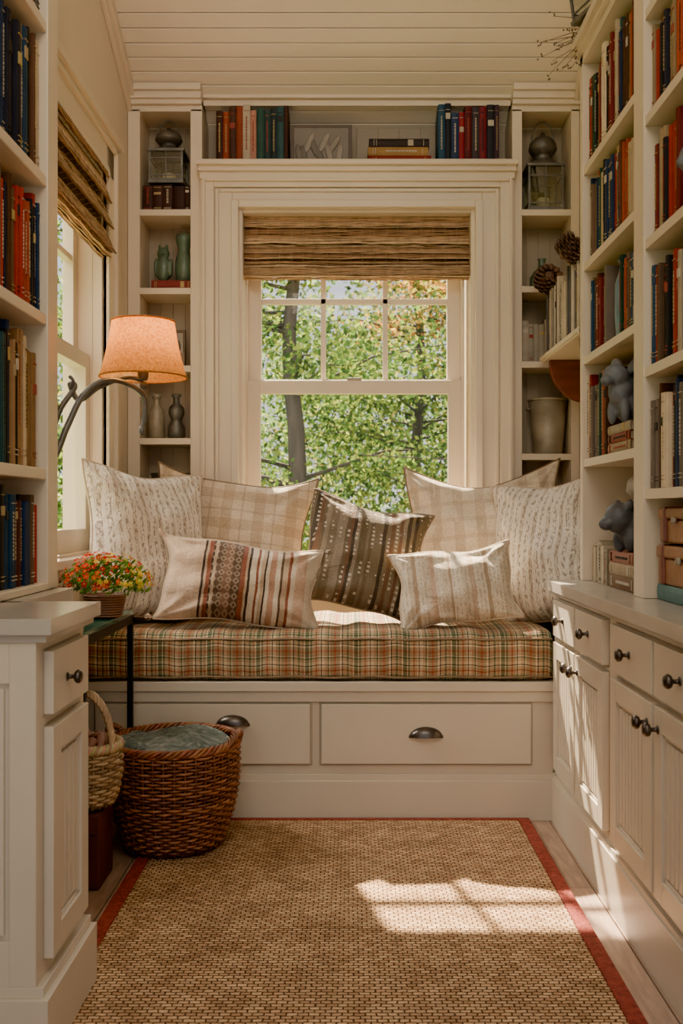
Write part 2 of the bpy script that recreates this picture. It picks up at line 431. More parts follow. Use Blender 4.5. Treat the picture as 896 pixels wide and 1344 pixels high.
def diamonds(nt,tc,sp,c):
    a=mth(nt,'ABSOLUTE',mth(nt,'SUBTRACT',mth(nt,'FRACT',mth(nt,'MULTIPLY',sp.outputs[2],38)),.5))
    b_=mth(nt,'ABSOLUTE',mth(nt,'SUBTRACT',mth(nt,'FRACT',mth(nt,'MULTIPLY',sp.outputs[0],38)),.5))
    d=mth(nt,'LESS_THAN',mth(nt,'ABSOLUTE',mth(nt,'SUBTRACT',mth(nt,'ADD',a,b_),.36)),.12)
    x=sp.outputs[0]
    band=mth(nt,'LESS_THAN',mth(nt,'ABSOLUTE',mth(nt,'ADD',x,.055)),.052)
    return mixc(nt,mth(nt,'MULTIPLY',mth(nt,'MULTIPLY',d,band),.5),c,(.50,.38,.26))
M_KILIM=stripes('kilim_stripe_fabric',[(0,(.66,.49,.35)),(.20,(.60,.43,.30)),(.24,dk),(.255,tn),(.27,rd),(.30,dk),(.31,tn),(.33,br),(.38,(.22,.125,.08)),(.44,br),(.50,rd),(.53,tn),(.545,dk),(.56,cr2),(.60,rd),(.615,cr2),(.63,tn),(.655,dk),(.665,cr2),(.69,pk),(.73,cr2),(.76,br),(.775,tn),(.81,rd),(.83,cr2),(.86,(.58,.40,.28)),(.93,cr2)],.52,0,diamonds)
def soft_d(nt,tc,sp,c):
    return dash_print((.44,.32,.22),90,90,.52,.014,.5,.55)(nt,tc,sp,c)
M_SOFT=stripes('soft_stripe_fabric',[(0,cr),(.12,cr2),(.16,tn),(.19,cr),(.24,cr2),(.30,(.60,.42,.30)),(.34,cr),(.40,cr2),(.45,tn),(.47,cr),(.56,cr2),(.62,(.58,.43,.31)),(.66,cr),(.75,tn),(.78,cr),(.88,cr2)],.42,0,soft_d)
gr=(.155,.115,.068); g2=(.21,.16,.10); g3=(.075,.057,.04); g4=(.28,.22,.15)
def cdash(nt,tc,sp,c):
    fr=mth(nt,'FRACT',mth(nt,'MULTIPLY',sp.outputs[0],34)); 
    fz=mth(nt,'FRACT',mth(nt,'ADD',mth(nt,'MULTIPLY',sp.outputs[2],55),mth(nt,'MULTIPLY',mth(nt,'FLOOR',mth(nt,'MULTIPLY',sp.outputs[0],34)),.37)))
    n=N(nt,'ShaderNodeTexNoise'); n.inputs['Scale'].default_value=16; L(nt,tc.outputs['Object'],n.inputs['Vector'])
    d=mth(nt,'MULTIPLY',mth(nt,'MULTIPLY',mth(nt,'LESS_THAN',mth(nt,'ABSOLUTE',mth(nt,'SUBTRACT',fr,.5)),.16),mth(nt,'LESS_THAN',fz,.5)),mth(nt,'GREATER_THAN',n.outputs['Fac'],.50))
    return mixc(nt,mth(nt,'MULTIPLY',d,.8),c,(.66,.57,.44))
st=[];q=0;rr=random.Random(5)
while q<.97 and len(st)<30: st.append((q,rr.choice([gr,g2,g3,g4,gr,(.18,.10,.06)]))); q+=rr.uniform(.025,.042)
M_OLIVE=stripes('olive_stripe_fabric',st,.44,0,cdash)
PIPE=pm('brown_piping',(.22,.15,.09),.85,.2,50); PIPEC=pm('cream_piping',(.54,.42,.30),.85,.1,50)

def rounded_cushion(name,x0,x1,y0,y1,z0,z1,mat,pipe):
    m=MB(); nx=90; r=.035
    sec=[]
    ya,yb=y0,y1
    k=8
    for cx,cz,a0 in ((ya+r,z0+r*.6,180),(yb-r,z0+r*.6,270),(yb-r,z1-r,0),(ya+r,z1-r,90)):
        for i in range(k+1):
            a=math.radians(a0+90*i/k); rz=r*.6 if cz<(z0+z1)/2 else r
            sec.append((cx+r*math.cos(a),cz+rz*math.sin(a)))
    out=[]
    for i in range(len(sec)):
        a=sec[i]; b=sec[(i+1)%len(sec)]; out.append(a)
        d=math.dist(a,b)
        if d>.06:
            n=int(d/.03)
            for j in range(1,n): out.append((a[0]+(b[0]-a[0])*j/n,a[1]+(b[1]-a[1])*j/n))
    sec=out; n=len(sec); yc=(y0+y1)/2; zc=(z0+z1)/2
    vs=[]
    xs=[x0+(x1-x0)*i/nx for i in range(nx+1)]
    for i,x in enumerate(xs):
        e=min(x-x0,x1-x); s=1-.09*max(0,1-e/.03)**2
        for (y,z) in sec:
            zz=zc+(z-zc)*s; yy=yc+(y-yc)*(1-.03*max(0,1-e/.03)**2)
            if z>zc: 
                tt=min(1,max(0,(yy-y0)/.12)); zz+=.010*math.sin(tt*1.57)+.003*math.sin(x*23+y*9)+.0025*math.sin(x*51)
            if yy<y0+.03: yy+=-.008*math.cos((z-zc)/(z1-z0)*3)+.003*math.sin(x*31)+.002*math.sin(x*73)
            vs.append((x,yy,zz))
    fs=[]
    for i in range(nx):
        for j in range(n):
            j2=(j+1)%n; fs.append((i*n+j,i*n+j2,(i+1)*n+j2,(i+1)*n+j))
    fs.append(tuple(range(n))); fs.append(tuple(nx*n+j for j in range(n))[::-1])
    m.add(vs,fs,0,(1,1,1),True)
    for zz in (z0+.014,z1-.020):
        m.tube([(x,y0-.003+.003*math.sin(x*31),zz+.002*math.sin(x*23)) for x in xs],.0038,6,1)
    return m.build(name,[mat,pipe])
rounded_cushion('plaid_seat_cushion',-.915,.682,3.345,4.01,.469,.630,PLAID,PIPE)
def pillow(name,w,h,t,loc,yaw,lean,roll,mat,pipe,seed,tassel=False,sag=.0,wrk=1.0):
    m=MB(); n=48; rr=random.Random(seed)
    ph=[rr.uniform(0,6) for _ in range(12)]
    top=[]
    def P(u,v,sgn):
        e=max(0,(1-abs(u)**2.2))*max(0,(1-abs(v)**2.2))
        th=t*.5*e**.56
        pinch=.115
        x=u*w/2*(1-pinch*(1-v*v)*abs(u)); z=v*h/2*(1-pinch*(1-u*u)*abs(v))
        th*=1-.22*v
        r1=math.hypot(1-abs(u),1-abs(v)); an=math.atan2(1-abs(v)+1e-4,1-abs(u)+1e-4)
        g=min(1,e*5)
        wr=.014*math.sin(an*10+ph[0]+(u>0)*2+(v>0)*3)*math.exp(-r1*2.2)*g
        wr+=.006*math.sin(u*6+ph[1]+v*4+2*math.sin(v*3+ph[4]))*g
        wr+=.005*math.sin(v*9+ph[2]+u*3+1.5*math.sin(u*5+ph[5]))*g
        wr+=.004*math.cos(u*15+ph[6])*math.exp(-((1-abs(v))*3.0))*g
        y=-sgn*(th+wr*wrk)
        z+= -sag*(1-u*u)*(v>0)*v
        z+=.006*math.sin(u*5+ph[7])*abs(v)**3; x+=.006*math.sin(v*5+ph[8])*abs(u)**3
        y+= .014*math.sin(u*2.4+ph[3])*v
        return (x,y,z)
    idx={}
    for s in (1,-1):
        for i in range(n+1):
            for j in range(n+1):
                u=-1+2*i/n; v=-1+2*j/n
                u=math.copysign(1-(1-abs(u))**1.25,u); v=math.copysign(1-(1-abs(v))**1.25,v)
                edge=i in(0,n) or j in (0,n)
                if s==-1 and edge: idx[(s,i,j)]=idx[(1,i,j)]
                else: idx[(s,i,j)]=len(top); top.append(P(u,v,s))
    fs=[]
    for s in (1,-1):
        for i in range(n):
            for j in range(n):
                q=(idx[(s,i,j)],idx[(s,i+1,j)],idx[(s,i+1,j+1)],idx[(s,i,j+1)])
                fs.append(q if s==1 else q[::-1])
    m.add(top,fs,0,(1,1,1),True)
    loop=[(i,0) for i in range(n)]+[(n,j) for j in range(n)]+[(i,n) for i in range(n,0,-1)]+[(0,j) for j in range(n,0,-1)]
    m.tube([top[idx[(1,i,j)]] for i,j in loop],.0042,6,1,closed=True)
    if tassel:
        for cx in (-1,1):
            for cz in (-1,1):
                for k in range(14):
                    x=cx*w/2;z=cz*h/2
                    m.tube([(x,0,z),(x+cx*rr.uniform(.004,.024),rr.uniform(-.012,.012),z+cz*rr.uniform(-.008,.014))],.0022,4,0)
    M=T(*loc)@RZ(yaw)@RX(lean)@RY(roll)
    return m.build(name,[mat,pipe],objM=M)
pillow('block_print_pillow',.52,.58,.22,(-.735,3.59,.920),46,-12,5,M_WHITE,PIPEC,1)
pillow('linen_pillow',.64,.60,.21,(-.475,3.885,.915),5,-14,6,M_CREAM,PIPE,2,sag=.025)
pillow('linen_pillow',.62,.63,.21,(.530,3.88,.935),-5,-14,-3,M_CREAM2,PIPE,3,sag=.07,wrk=1.3)
pillow('block_print_pillow',.50,.56,.21,(.720,3.60,.895),-44,-12,-7,M_WHITE,PIPEC,4)
pillow('kilim_lumbar_pillow',.57,.30,.16,(-.385,3.46,.790),6,-18,7,M_KILIM,PIPEC,5,tassel=True)
pillow('olive_stripe_pillow',.46,.44,.18,(.045,3.62,.876),10,-22,14,M_OLIVE,PIPE,6)
pillow('soft_stripe_lumbar_pillow',.425,.28,.16,(.365,3.46,.780),-6,-18,-7,M_SOFT,PIPEC,7)

# ---------------------------------------------------------------- base cabinets
def door(mb,x0,x1,z0,z1):
    mb.box(x0-.004,x1+.004,-.002,.001,z0-.004,z1+.004,2)
    s=.052
    mb.box(x0,x0+s,-.02,0,z0,z1); mb.box(x1-s,x1,-.02,0,z0,z1); mb.box(x0+s,x1-s,-.02,0,z0,z0+s); mb.box(x0+s,x1-s,-.02,0,z1-s,z1)
    mb.box(x0+s,x1-s,-.006,0,z0+s,z1-s)
    mb.box(x0+s,x0+s+.008,-.014,0,z0+s,z1-s); mb.box(x1-s-.008,x1-s,-.014,0,z0+s,z1-s)
    mb.box(x0+s,x1-s,-.014,0,z0+s,z0+s+.008); mb.box(x0+s,x1-s,-.014,0,z1-s-.008,z1-s)
    a,b=x0+s+.012,x1-s-.012; n=max(3,round((b-a)/.028)); w=(b-a)/n
    for k in range(n): mb.box(a+k*w+.0035,a+(k+1)*w-.0035,-.014,-.004,z0+s+.014,z1-s-.014)
def drawer(mb,x0,x1,z0,z1):
    mb.box(x0-.004,x1+.004,-.002,.001,z0-.004,z1+.004,2); mb.box(x0,x1,-.02,0,z0,z1)
def knob(mb,x,z,k=.85):
    M=T(x,-.02,z)@RX(90)
    mb.lathe([(r*k,h*k) for r,h in ((.012,0),(.012,.003),(.006,.006),(.0055,.018),(.015,.022),(.0185,.028),(.018,.034),(.011,.040),(.001,.041))],seg=18,mat=1,M=M)
mb=MB(); LEN=2.1
mb.box(0,LEN,0,.355,.15,.775); mb.box(0,LEN,-.014,.355,0,.145); mb.box(0,LEN,-.009,.30,.145,.16)
mb.box(-.0,LEN,-.030,.358,.778,.812,3); mb.box(-.0,LEN,-.018,.3,.764,.780,3)
ds=[(.075,.375),(.395,.715),(.795,1.145),(1.165,1.515),(1.595,1.945)]
for i,(a,b) in enumerate(ds):
    drawer(mb,a,b,.632,.752); door(mb,a,b,.19,.612)
    knob(mb,(a+b)/2,.695)
    knob(mb,(b-.03) if i in(0,2,4) else (a+.03),.565)
mb.build('base_cabinet',[CAB,BRONZE,PAINT_IN,COUNTER],M=T(.69,3.355,0)@RZ(-90),bevel=.003)
mb=MB()
mb.box(0,.32,0,.455,.15,.80); mb.box(-.018,.338,-.025,.455,0,.135); mb.box(-.009,.329,-.014,.455,.135,.155)
mb.box(-.022,.345,-.032,.46,.812,.842,3); mb.box(-.012,.33,-.020,.46,.797,.813,3)
drawer(mb,.035,.285,.655,.775); door(mb,.035,.285,.19,.63); knob(mb,.125,.712,.75)
mb.box(-.008,0,.0,.05,.155,.797); mb.box(-.008,0,.40,.455,.155,.797); mb.box(-.008,0,.05,.40,.155,.24); mb.box(-.008,0,.05,.40,.72,.797)
mb.box(-.008,0,.06,.39,.25,.71)
mb.box(.32,.74,.155,.455,0,.80); mb.box(.32,.745,.14,.46,.80,.842,3)
mb.build('base_cabinet',[CAB,BRONZE,PAINT_IN,COUNTER],M=T(-.585,1.85,0)@RZ(90),bevel=.003)

# ---------------------------------------------------------------- bookcases
BK=[(.24,.018,.014),(.012,.03,.075),(.012,.012,.014),(.012,.055,.035),(.11,.04,.018),(.46,.35,.21),(.02,.07,.08),(.30,.045,.018),(.26,.14,.06),(.06,.018,.016),(.13,.08,.05),(.012,.045,.09),(.52,.42,.28),(.14,.11,.09),(.14,.018,.02),(.36,.025,.015),(.012,.012,.016),(.08,.035,.018),(.016,.016,.03),(.34,.24,.13)]
def book(mb,w,h,d,col,M,rr):
    t=.0025
    mb.box(0,t,.002,d,0,h,0,col,M); mb.box(w-t,w,.002,d,0,h,0,col,M)
    k=5; pts=[]
    for i in range(k+1):
        a=math.pi*i/k; pts.append((w/2-w/2*math.cos(a),.004-.005*math.sin(a)))
    vs=[(x,y,0) for x,y in pts]+[(x,y,h) for x,y in pts]+[(x,y+.003,h) for x,y in pts]
    n=k+1
    fs=[(i,i+1,n+i+1,n+i) for i in range(k)]+[(n+i,n+i+1,2*n+i+1,2*n+i) for i in range(k)]
    mb.add(vs,fs,0,col,False,M)
    mb.box(t,w-t,.006,d-.004,.003,h-.005,0,(.42,.34,.23),M)
    lab=rr.choice([(.45,.33,.12),(.5,.44,.34),(.38,.28,.13),(.02,.02,.02),(.28,.05,.04),(.42,.36,.26)])
    m=rr.random()
    def band(z0,z1,c):
        x0,x1=w*.14,w*.86
        mb.box(x0,x1,-.0022,.003,z0,z1,0,c,M)
    if m<.75:
        a=h*rr.uniform(.62,.8); 
        if rr.random()<.35: band(a,a+h*.09,lab)
        else:
            z=h*.3
            while z<h*.8:
                l=rr.uniform(.003,.010); mb.box(w*.4,w*.60,-.0022,.003,z,z+l,0,lab,M); z+=l+.003
        for zz in (.08,.12,.9): band(h*zz,h*zz+.002,lab)
def book_row(mb,Lg,H,D,x0=0,y0=0,z0=0,rr=R,pal=BK,hmin=.80,wr=(.011,.030),seq=False):
    x=x0
    run=0; i=0
    while x<x0+Lg-.012:
        if run<=0:
            bc=pal[i%len(pal)] if seq else rr.choice(pal); i+=1
            k=1.0 if seq else rr.uniform(.7,1.25); bc=tuple(q*k for q in bc); bh=H*rr.uniform(hmin,.98); bd=D*rr.uniform(.75,1); bw=rr.uniform(*wr)
            run=1 if seq else rr.choice([1,1,1,1,2,3])
        run-=1
        w=min(bw,x0+Lg-x)
        book(mb,w-.0008,bh*rr.uniform(.985,1.0),bd,bc,T(x,y0+rr.uniform(0,.016),z0),rr); x+=w
def hstack(mb,items,x0,y0,z0,rr=R):
    z=z0
    for (w,dep,t,col) in items:
        M=T(x0+rr.uniform(-.004,.004),y0,z+t)@RY(90)
        book(mb,t-.0008,w,dep,col,M,rr); z+=t
    return z
mb=MB(); MR=T(.77,3.325,0)@RZ(-90); Dp=.27; top=2.56
b1=(.035,.63); b2=(.72,1.30); b3=(1.36,1.85)
for a,b in ((0,.035),(.63,.72),(1.30,1.36),(1.85,1.9)): mb.box(a,b,0,Dp,.813,top)
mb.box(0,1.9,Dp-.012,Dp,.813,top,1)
mb.box(0,1.9,0,Dp,top-.03,top+.02); mb.box(-.02,1.9,-.03,Dp,top+.018,top+.045); mb.box(-.01,1.9,-.015,Dp,top-.0,top+.02)
S1=[1.215,1.555,1.865,2.185]; S2=[1.10,1.42,1.755,2.08,2.36]
for (a,b),S in ((b1,S1),(b2,S2),(b3,S2)):
    for z in S: mb.box(a-.005,b+.005,.004,Dp,z-.026,z)
for z in np.arange(.9,2.5,.05): 
    for yy in (.05,.2): mb.box(b1[1]-.0015,b1[1]+.0,yy,yy+.006,z,z+.006,2)
mb.build('tall_bookcase',[PAINT,PAINT_IN,BRONZE],M=MR,bevel=.003)
mb=MB(); ML2=T(-.765,1.80,0)@RZ(90); LL=.79
SL=[1.15,1.54,1.89,2.28]
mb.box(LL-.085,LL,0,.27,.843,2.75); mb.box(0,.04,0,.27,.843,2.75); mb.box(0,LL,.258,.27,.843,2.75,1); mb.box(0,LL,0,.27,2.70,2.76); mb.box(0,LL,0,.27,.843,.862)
for z in SL: mb.box(.03,LL-.075,.004,.27,z-.028,z)
mb.build('tall_bookcase',[PAINT,PAINT_IN],M=ML2,bevel=.003)
def rows(spec,M):
    for (a,b,z,H) in spec:
        m=MB(); book_row(m,b-a,H,.19,a,.015,z); m.build('row_of_books',BOOK,M=M)
rows([(.04,.625,2.187,.33),(.04,.625,1.867,.285),(.04,.28,1.557,.27),(.42,.625,1.557,.26),(.04,.27,1.217,.29),(.04,.625,1.217,.085) if False else (.54,.625,1.217,.26),
      (.725,1.295,2.362,.17),(.725,1.295,2.082,.245),(.725,.95,1.757,.28),(1.14,1.295,1.757,.28),(.725,1.295,1.422,.285),(.725,1.295,1.102,.28),
      (1.37,1.84,2.082,.25),(1.37,1.84,1.757,.28),(1.37,1.84,1.422,.28),(1.37,1.84,1.102,.28)],MR)
rows([(.042,.704,z,H) for z,H in ((.863,.245),(1.151,.345),(1.541,.31),(1.891,.345),(2.281,.36))],ML2)
m=MB(); hstack(m,[(.24,.17,.03,(.32,.22,.12)),(.23,.16,.028,(.22,.03,.02)),(.24,.16,.027,(.40,.33,.22))],.285,.02,1.216); m.build('stack_of_books',BOOK,M=MR)

m=MB(); M0=T(0,4.10,0)
x0=PX(283,4.1); x1=PX(378,4.1); book_row(m,x1-x0,.275,.15,x0,0,2.461,rr=random.Random(3),seq=True,pal=[(.05,.02,.015),(.30,.05,.02),(.07,.03,.02),(.26,.05,.025),(.48,.40,.29),(.44,.20,.14),(.03,.08,.065),(.02,.05,.05),(.02,.035,.04),(.03,.08,.09)],hmin=.86,wr=(.025,.035)); m.build('row_of_books',BOOK,M=M0)
m=MB(); x0=PX(575,4.1); x1=PX(655,4.1); book_row(m,x1-x0,.285,.15,x0,0,2.461,rr=random.Random(6),seq=True,pal=[(.02,.07,.12),(.015,.02,.03),(.02,.04,.10),(.26,.02,.03),(.10,.015,.02),(.05,.04,.05),(.18,.02,.03),(.02,.02,.03),(.06,.03,.05)],hmin=.82,wr=(.022,.034)); m.build('row_of_books',BOOK,M=M0)
m=MB(); hstack(m,[(.26,.15,.055,(.22,.025,.02)),(.25,.14,.035,(.36,.20,.06)),(.25,.14,.035,(.03,.02,.018))],PX(483,4.1),0,2.461); m.build('stack_of_books',BOOK,M=M0)
m=MB(); x0=PX(381,4.12);x1=PX(462,4.12)
m.box(x0,x1,4.13,4.165,2.462,2.655,0,(.10,.075,.055)); m.box(x0+.016,x1-.016,4.126,4.132,2.478,2.639,0,(.20,.175,.145))
rr=random.Random(4)
for k in range(9):
    a=x0+.035+k*.021; g=.10+.22*rr.random()
    m.ball((a,4.124,2.55+rr.uniform(-.03,.04)),(.014,.003,.045),0,(g,g*.9,g*.75),rot=Euler((0,rr.uniform(-.8,.8),0)).to_matrix())
m.build('pressed_leaf_picture_frame',VC)

# ---------------------------------------------------------------- bracket shelf on nook right wall
mb=MB()
mb.box(.775,.943,3.37,4.03,1.645,1.672); mb.box(.768,.80,3.37,4.03,1.650,1.668)
pts=[]
for i in range(9):
    a=math.pi/2*i/8; pts.append((.79+.15*(1-math.cos(a)),1.645-.17*math.sin(a)))
poly=[(.943,1.645)]+[(.79,1.645)]+pts[1:]+[(.943,1.475)]
for yy in (3.42,3.95):
    n=len(poly); vs=[(x,yy-.015,z) for x,z in poly]+[(x,yy+.015,z) for x,z in poly]
    mb.add(vs,[tuple(range(n)),tuple(range(n,2*n))[::-1]]+[(k,n+k,n+(k+1)%n,(k+1)%n) for k in range(n)],1)
mb.build('bracket_shelf',[PAINT,REDWOOD],bevel=.003)
m=MB(); rr=random.Random(12)
book_row(m,.62,.27,.13,.03,.01,1.673,rr=rr,pal=[(.46,.39,.29),(.30,.26,.20),(.20,.17,.14),(.50,.42,.32),(.13,.12,.12)],hmin=.8,wr=(.010,.02)); m.build('row_of_books',BOOK,M=T(.775,4.03,0)@RZ(-90))

# ---------------------------------------------------------------- small decor helpers
def lathe_obj(name,prof,loc,mat,seg=28,extra=None):
    m=MB(); m.lathe(prof,(0,0,0),seg)
    if extra: extra(m)
    return m.build(name,mat,M=T(*loc))
def pinecone(name,loc,r,tilt=(0,0)):
    m=MB(); m.ball((0,0,0),(r*.55,r*.55,r*.8)); rr=random.Random(int(loc[2]*100))
    for i in range(9):
        z=-.8+1.6*i/8; rad=math.sqrt(max(0,1-z*z*.8))
        nn=9
        for k in range(nn):
            a=2*math.pi*(k+.5*(i%2))/nn; d=Vector((math.cos(a),math.sin(a),.35)).normalized()
            c=Vector((math.cos(a)*rad*r*.6,math.sin(a)*rad*r*.6,z*r*.85))
            rot=d.to_track_quat('X','Z').to_matrix()
            m.ball(tuple(c+d*r*.25),(r*.28,r*.2,r*.06),0,(1,1,1),6,4,rot=rot)
    return m.build(name,PINE,M=T(*loc)@RX(tilt[0])@RY(tilt[1]))
def lantern(name,loc,w,h,candle=True,M=None):
    m=MB(); b=h*.46; hw=w/2
    m.box(-hw,hw,-hw,hw,0,.012); m.box(-hw*.9,hw*.9,-hw*.9,hw*.9,.012,.02)
    for sx in (-1,1):
        for sy in (-1,1): m.box(sx*hw*.92-.004,sx*hw*.92+.004,sy*hw*.92-.004,sy*hw*.92+.004,.012,b)
    for zz in (.03,b*.78):
        m.box(-hw*.92,hw*.92,-hw*.95,-hw*.90,zz,zz+.005); m.box(-hw*.92,hw*.92,hw*.90,hw*.95,zz,zz+.005)
        m.box(-hw*.95,-hw*.9,-hw*.92,hw*.92,zz,zz+.005); m.box(hw*.9,hw*.95,-hw*.92,hw*.92,zz,zz+.005)
    m.box(-.002,.002,-hw*.95,-hw*.91,.02,b)
    m.box(-hw*1.05,hw*1.05,-hw*1.05,hw*1.05,b,b+.010)
    m.lathe([(hw*.95,0),(hw*.8,h*.05),(hw*.45,h*.09),(hw*.42,h*.13),(hw*.62,h*.15),(hw*.80,h*.20),(hw*.72,h*.27),(hw*.45,h*.32),(hw*.2,h*.34),(hw*.12,h*.38),(.003,h*.39)],(0,0,b+.01),20)
    m.tube([(hw*.62*math.cos(a),0,b+h*.30+h*.22*math.sin(a)) for a in [math.pi*k/12 for k in range(13)]],.0032,6)
    m.box(-hw*.9,hw*.9,-hw*.92,-hw*.91,.02,b,1); m.box(-hw*.9,hw*.9,hw*.91,hw*.92,.02,b,1)
    if candle:
        m.lathe([(hw*.38,0),(hw*.38,h*.12),(hw*.3,h*.125),(.002,h*.12)],(0,0,.02),16,2); m.tube([(0,0,.02+h*.12),(0,0,.03+h*.13)],.0012,4,0)
    return m.build(name,[GREYMETAL,GLASS2,CANDLE],M=(M or T(*loc)),bevel=.001)
def figure(name,parts,loc,mat,vox=.004,M=None):
    m=MB()
    for c,r,rot in parts:
        ro=Euler([math.radians(q) for q in rot]).to_matrix(); m.ball(c,r,0,(1,1,1),16,12,rot=ro)
    ob=m.build(name,mat,objM=M or T(*loc))
    q=ob.modifiers.new('r','REMESH'); q.mode='VOXEL'; q.voxel_size=vox; q.use_smooth_shade=True
    s=ob.modifiers.new('s','SMOOTH'); s.factor=.5; s.iterations=4
    return ob
cxL=(-.868-.660)/2; cxR=(.706+.908)/2; yS=4.165
m=MB(); bx=[(.03,.015,.012),(.13,.03,.02),(.05,.02,.015)]
book_row(m,.195,.112,.13,-.862,4.10,2.287,pal=bx,hmin=.95,wr=(.04,.06)); m.build('row_of_books',BOOK)
lantern('candle_lantern',(cxL,yS,2.402),.145,.285)
m=MB(); hstack(m,[(.17,.12,.035,(.20,.03,.03))],cxL-.06,4.10,1.964); m.build('stack_of_books',BOOK)
figure('green_owl_figurine',[((0,0,.05),(.028,.024,.05),(0,0,0)),((0,-.004,.105),(.023,.021,.024),(0,0,0)),((-.013,-.004,.128),(.006,.006,.012),(0,0,0)),((.013,-.004,.128),(.006,.006,.012),(0,0,0)),((-.027,0,.055),(.008,.016,.035),(0,0,0)),((.027,0,.055),(.008,.016,.035),(0,0,0)),((0,-.026,.1),(.004,.006,.006),(0,0,0))],(cxL-.02,4.15,2.002),GREENCER,.003,M=T(cxL-.02,4.15,2.000)@Matrix.Scale(1.15,4))
lathe_obj('green_glazed_jar',[(.022,0),(.030,.01),(.037,.05),(.035,.10),(.026,.125),(.022,.14),(.028,.16),(.036,.185),(.032,.205),(.004,.215)],(cxL+.062,4.17,2.000),GREENCER)
m=MB(); x0=PX(219,4.12); m.box(x0,x0+.075,4.13,4.15,1.645,1.80,0,(.12,.08,.05)); m.box(x0+.01,x0+.065,4.126,4.131,1.66,1.785,0,(.35,.30,.24)); m.ball((x0+.037,4.124,1.73),(.02,.003,.03),0,(.10,.08,.07)); m.box(x0+.01,x0+.075,4.11,4.125,1.645,1.70,0,(.22,.15,.1)); m.build('small_picture_frame',VC)
lathe_obj('grey_pottery_bottle',[(.030,0),(.038,.015),(.036,.05),(.02,.075),(.024,.085),(.034,.11),(.030,.135),(.014,.15),(.014,.175),(.022,.182),(.02,.19),(.003,.19)],(PX(231,4.15),4.16,1.345),GREYMETAL)
lathe_obj('brown_glass_bottle',[(.028,0),(.033,.01),(.033,.11),(.026,.13),(.013,.145),(.013,.17),(.018,.172),(.018,.19),(.003,.19)],(PX(205,4.15),4.16,1.345),TIN)
m=MB(); seg=48; prof=[(.03,0),(.045,.01),(.07,.045),(.085,.09),(.08,.088),(.06,.04),(.03,.015)]
vs=[];n=len(prof)
for i,(r,z) in enumerate(prof):
    for k in range(seg):
        a=2*math.pi*k/seg; q=r*(1+.05*math.cos(a*12)*min(1,z/.04)); vs.append((q*math.cos(a),q*math.sin(a),z))
fs=[(i*seg+k,i*seg+(k+1)%seg,(i+1)*seg+(k+1)%seg,(i+1)*seg+k) for i in range(n-1) for k in range(seg)]+[tuple(range(seg))[::-1],tuple((n-1)*seg+k for k in range(seg))]
m.add(vs,fs,0,(1,1,1),True); m.build('fluted_bowl',GREYMETAL,M=T(cxL+.01,4.17,1.113))
m=MB(); hstack(m,[(.17,.12,.031,(.15,.10,.06)),(.16,.12,.031,(.25,.15,.08))],cxL-.075,4.10,1.05); m.build('stack_of_books',BOOK)
lantern('candle_lantern',(cxR,yS,2.287),.15,.40)
lathe_obj('green_pottery_jug',[(.04,0),(.052,.012),(.05,.05),(.035,.075),(.016,.09),(.014,.12),(.02,.128),(.003,.13)],(PX(711,4.15),4.15,1.971),GREENCER)
def bk(m):
    m.tube([(.082*math.cos(a),.082*math.sin(a),.228) for a in [2*math.pi*k/28 for k in range(28)]],.005,6,closed=True)
    m.tube([(.066*math.cos(a),.066*math.sin(a),.08) for a in [2*math.pi*k/28 for k in range(28)]],.002,5,closed=True)
    for s in (-1,1): m.tube([(s*(.080+.012*math.sin(t)),.025*math.cos(t),.19) for t in [math.pi*k/8 for k in range(9)]],.003,5)
lathe_obj('tin_bucket',[(.058,0),(.060,.006),(.082,.23),(.078,.23),(.056,.01)],(PX(720,4.15),4.17,1.281),TIN,extra=bk)
m=MB(); book_row(m,.19,.2,.12,.712,4.12,1.661,pal=[(.30,.26,.2),(.2,.17,.13),(.4,.33,.25)]); m.build('row_of_books',BOOK)
pinecone('pinecone',(PX(742,3.5)+.015,3.50,1.673+.27+.025),.055,(30,40)); pinecone('pinecone',(PX(708,3.95)+.03,3.95,1.673+.27+.02),.055,(60,10))
def RB(s,y,z): return MR@Vector((s,y,z))
p=RB(.35,.07,1.557); lathe_obj('blue_pottery_vase',[(.03,0),(.042,.01),(.046,.08),(.045,.17),(.035,.20),(.03,.225),(.038,.24),(.034,.24),(.026,.22)],tuple(p),BLUECER)
rabbit=[((0,0,.05),(.066,.048,.052),(0,0,0)),((-.045,0,.085),(.036,.034,.045),(0,35,0)),((-.068,0,.118),(.040,.032,.030),(0,20,0)),((-.105,0,.105),(.018,.016,.015),(0,0,0)),
 ((-.030,-.030,.150),(.010,.018,.030),(35,20,0)),((-.030,.030,.150),(.010,.018,.030),(-35,20,0)),((.038,-.03,.042),(.040,.024,.042),(0,0,0)),((.038,.03,.042),(.040,.024,.042),(0,0,0)),
 ((-.058,-.022,.028),(.014,.012,.034),(0,0,0)),((-.058,.022,.028),(.014,.012,.034),(0,0,0)),((.075,0,.085),(.022,.018,.040),(0,-20,0)),((.03,-.035,.008),(.035,.014,.010),(0,0,0)),((.03,.035,.008),(.035,.014,.010),(0,0,0))]
p=RB(.40,.065,1.302); figure('grey_rabbit_figurine',rabbit,p,STONE,M=T(*p)@RZ(35)@Matrix.Scale(1.12,4))
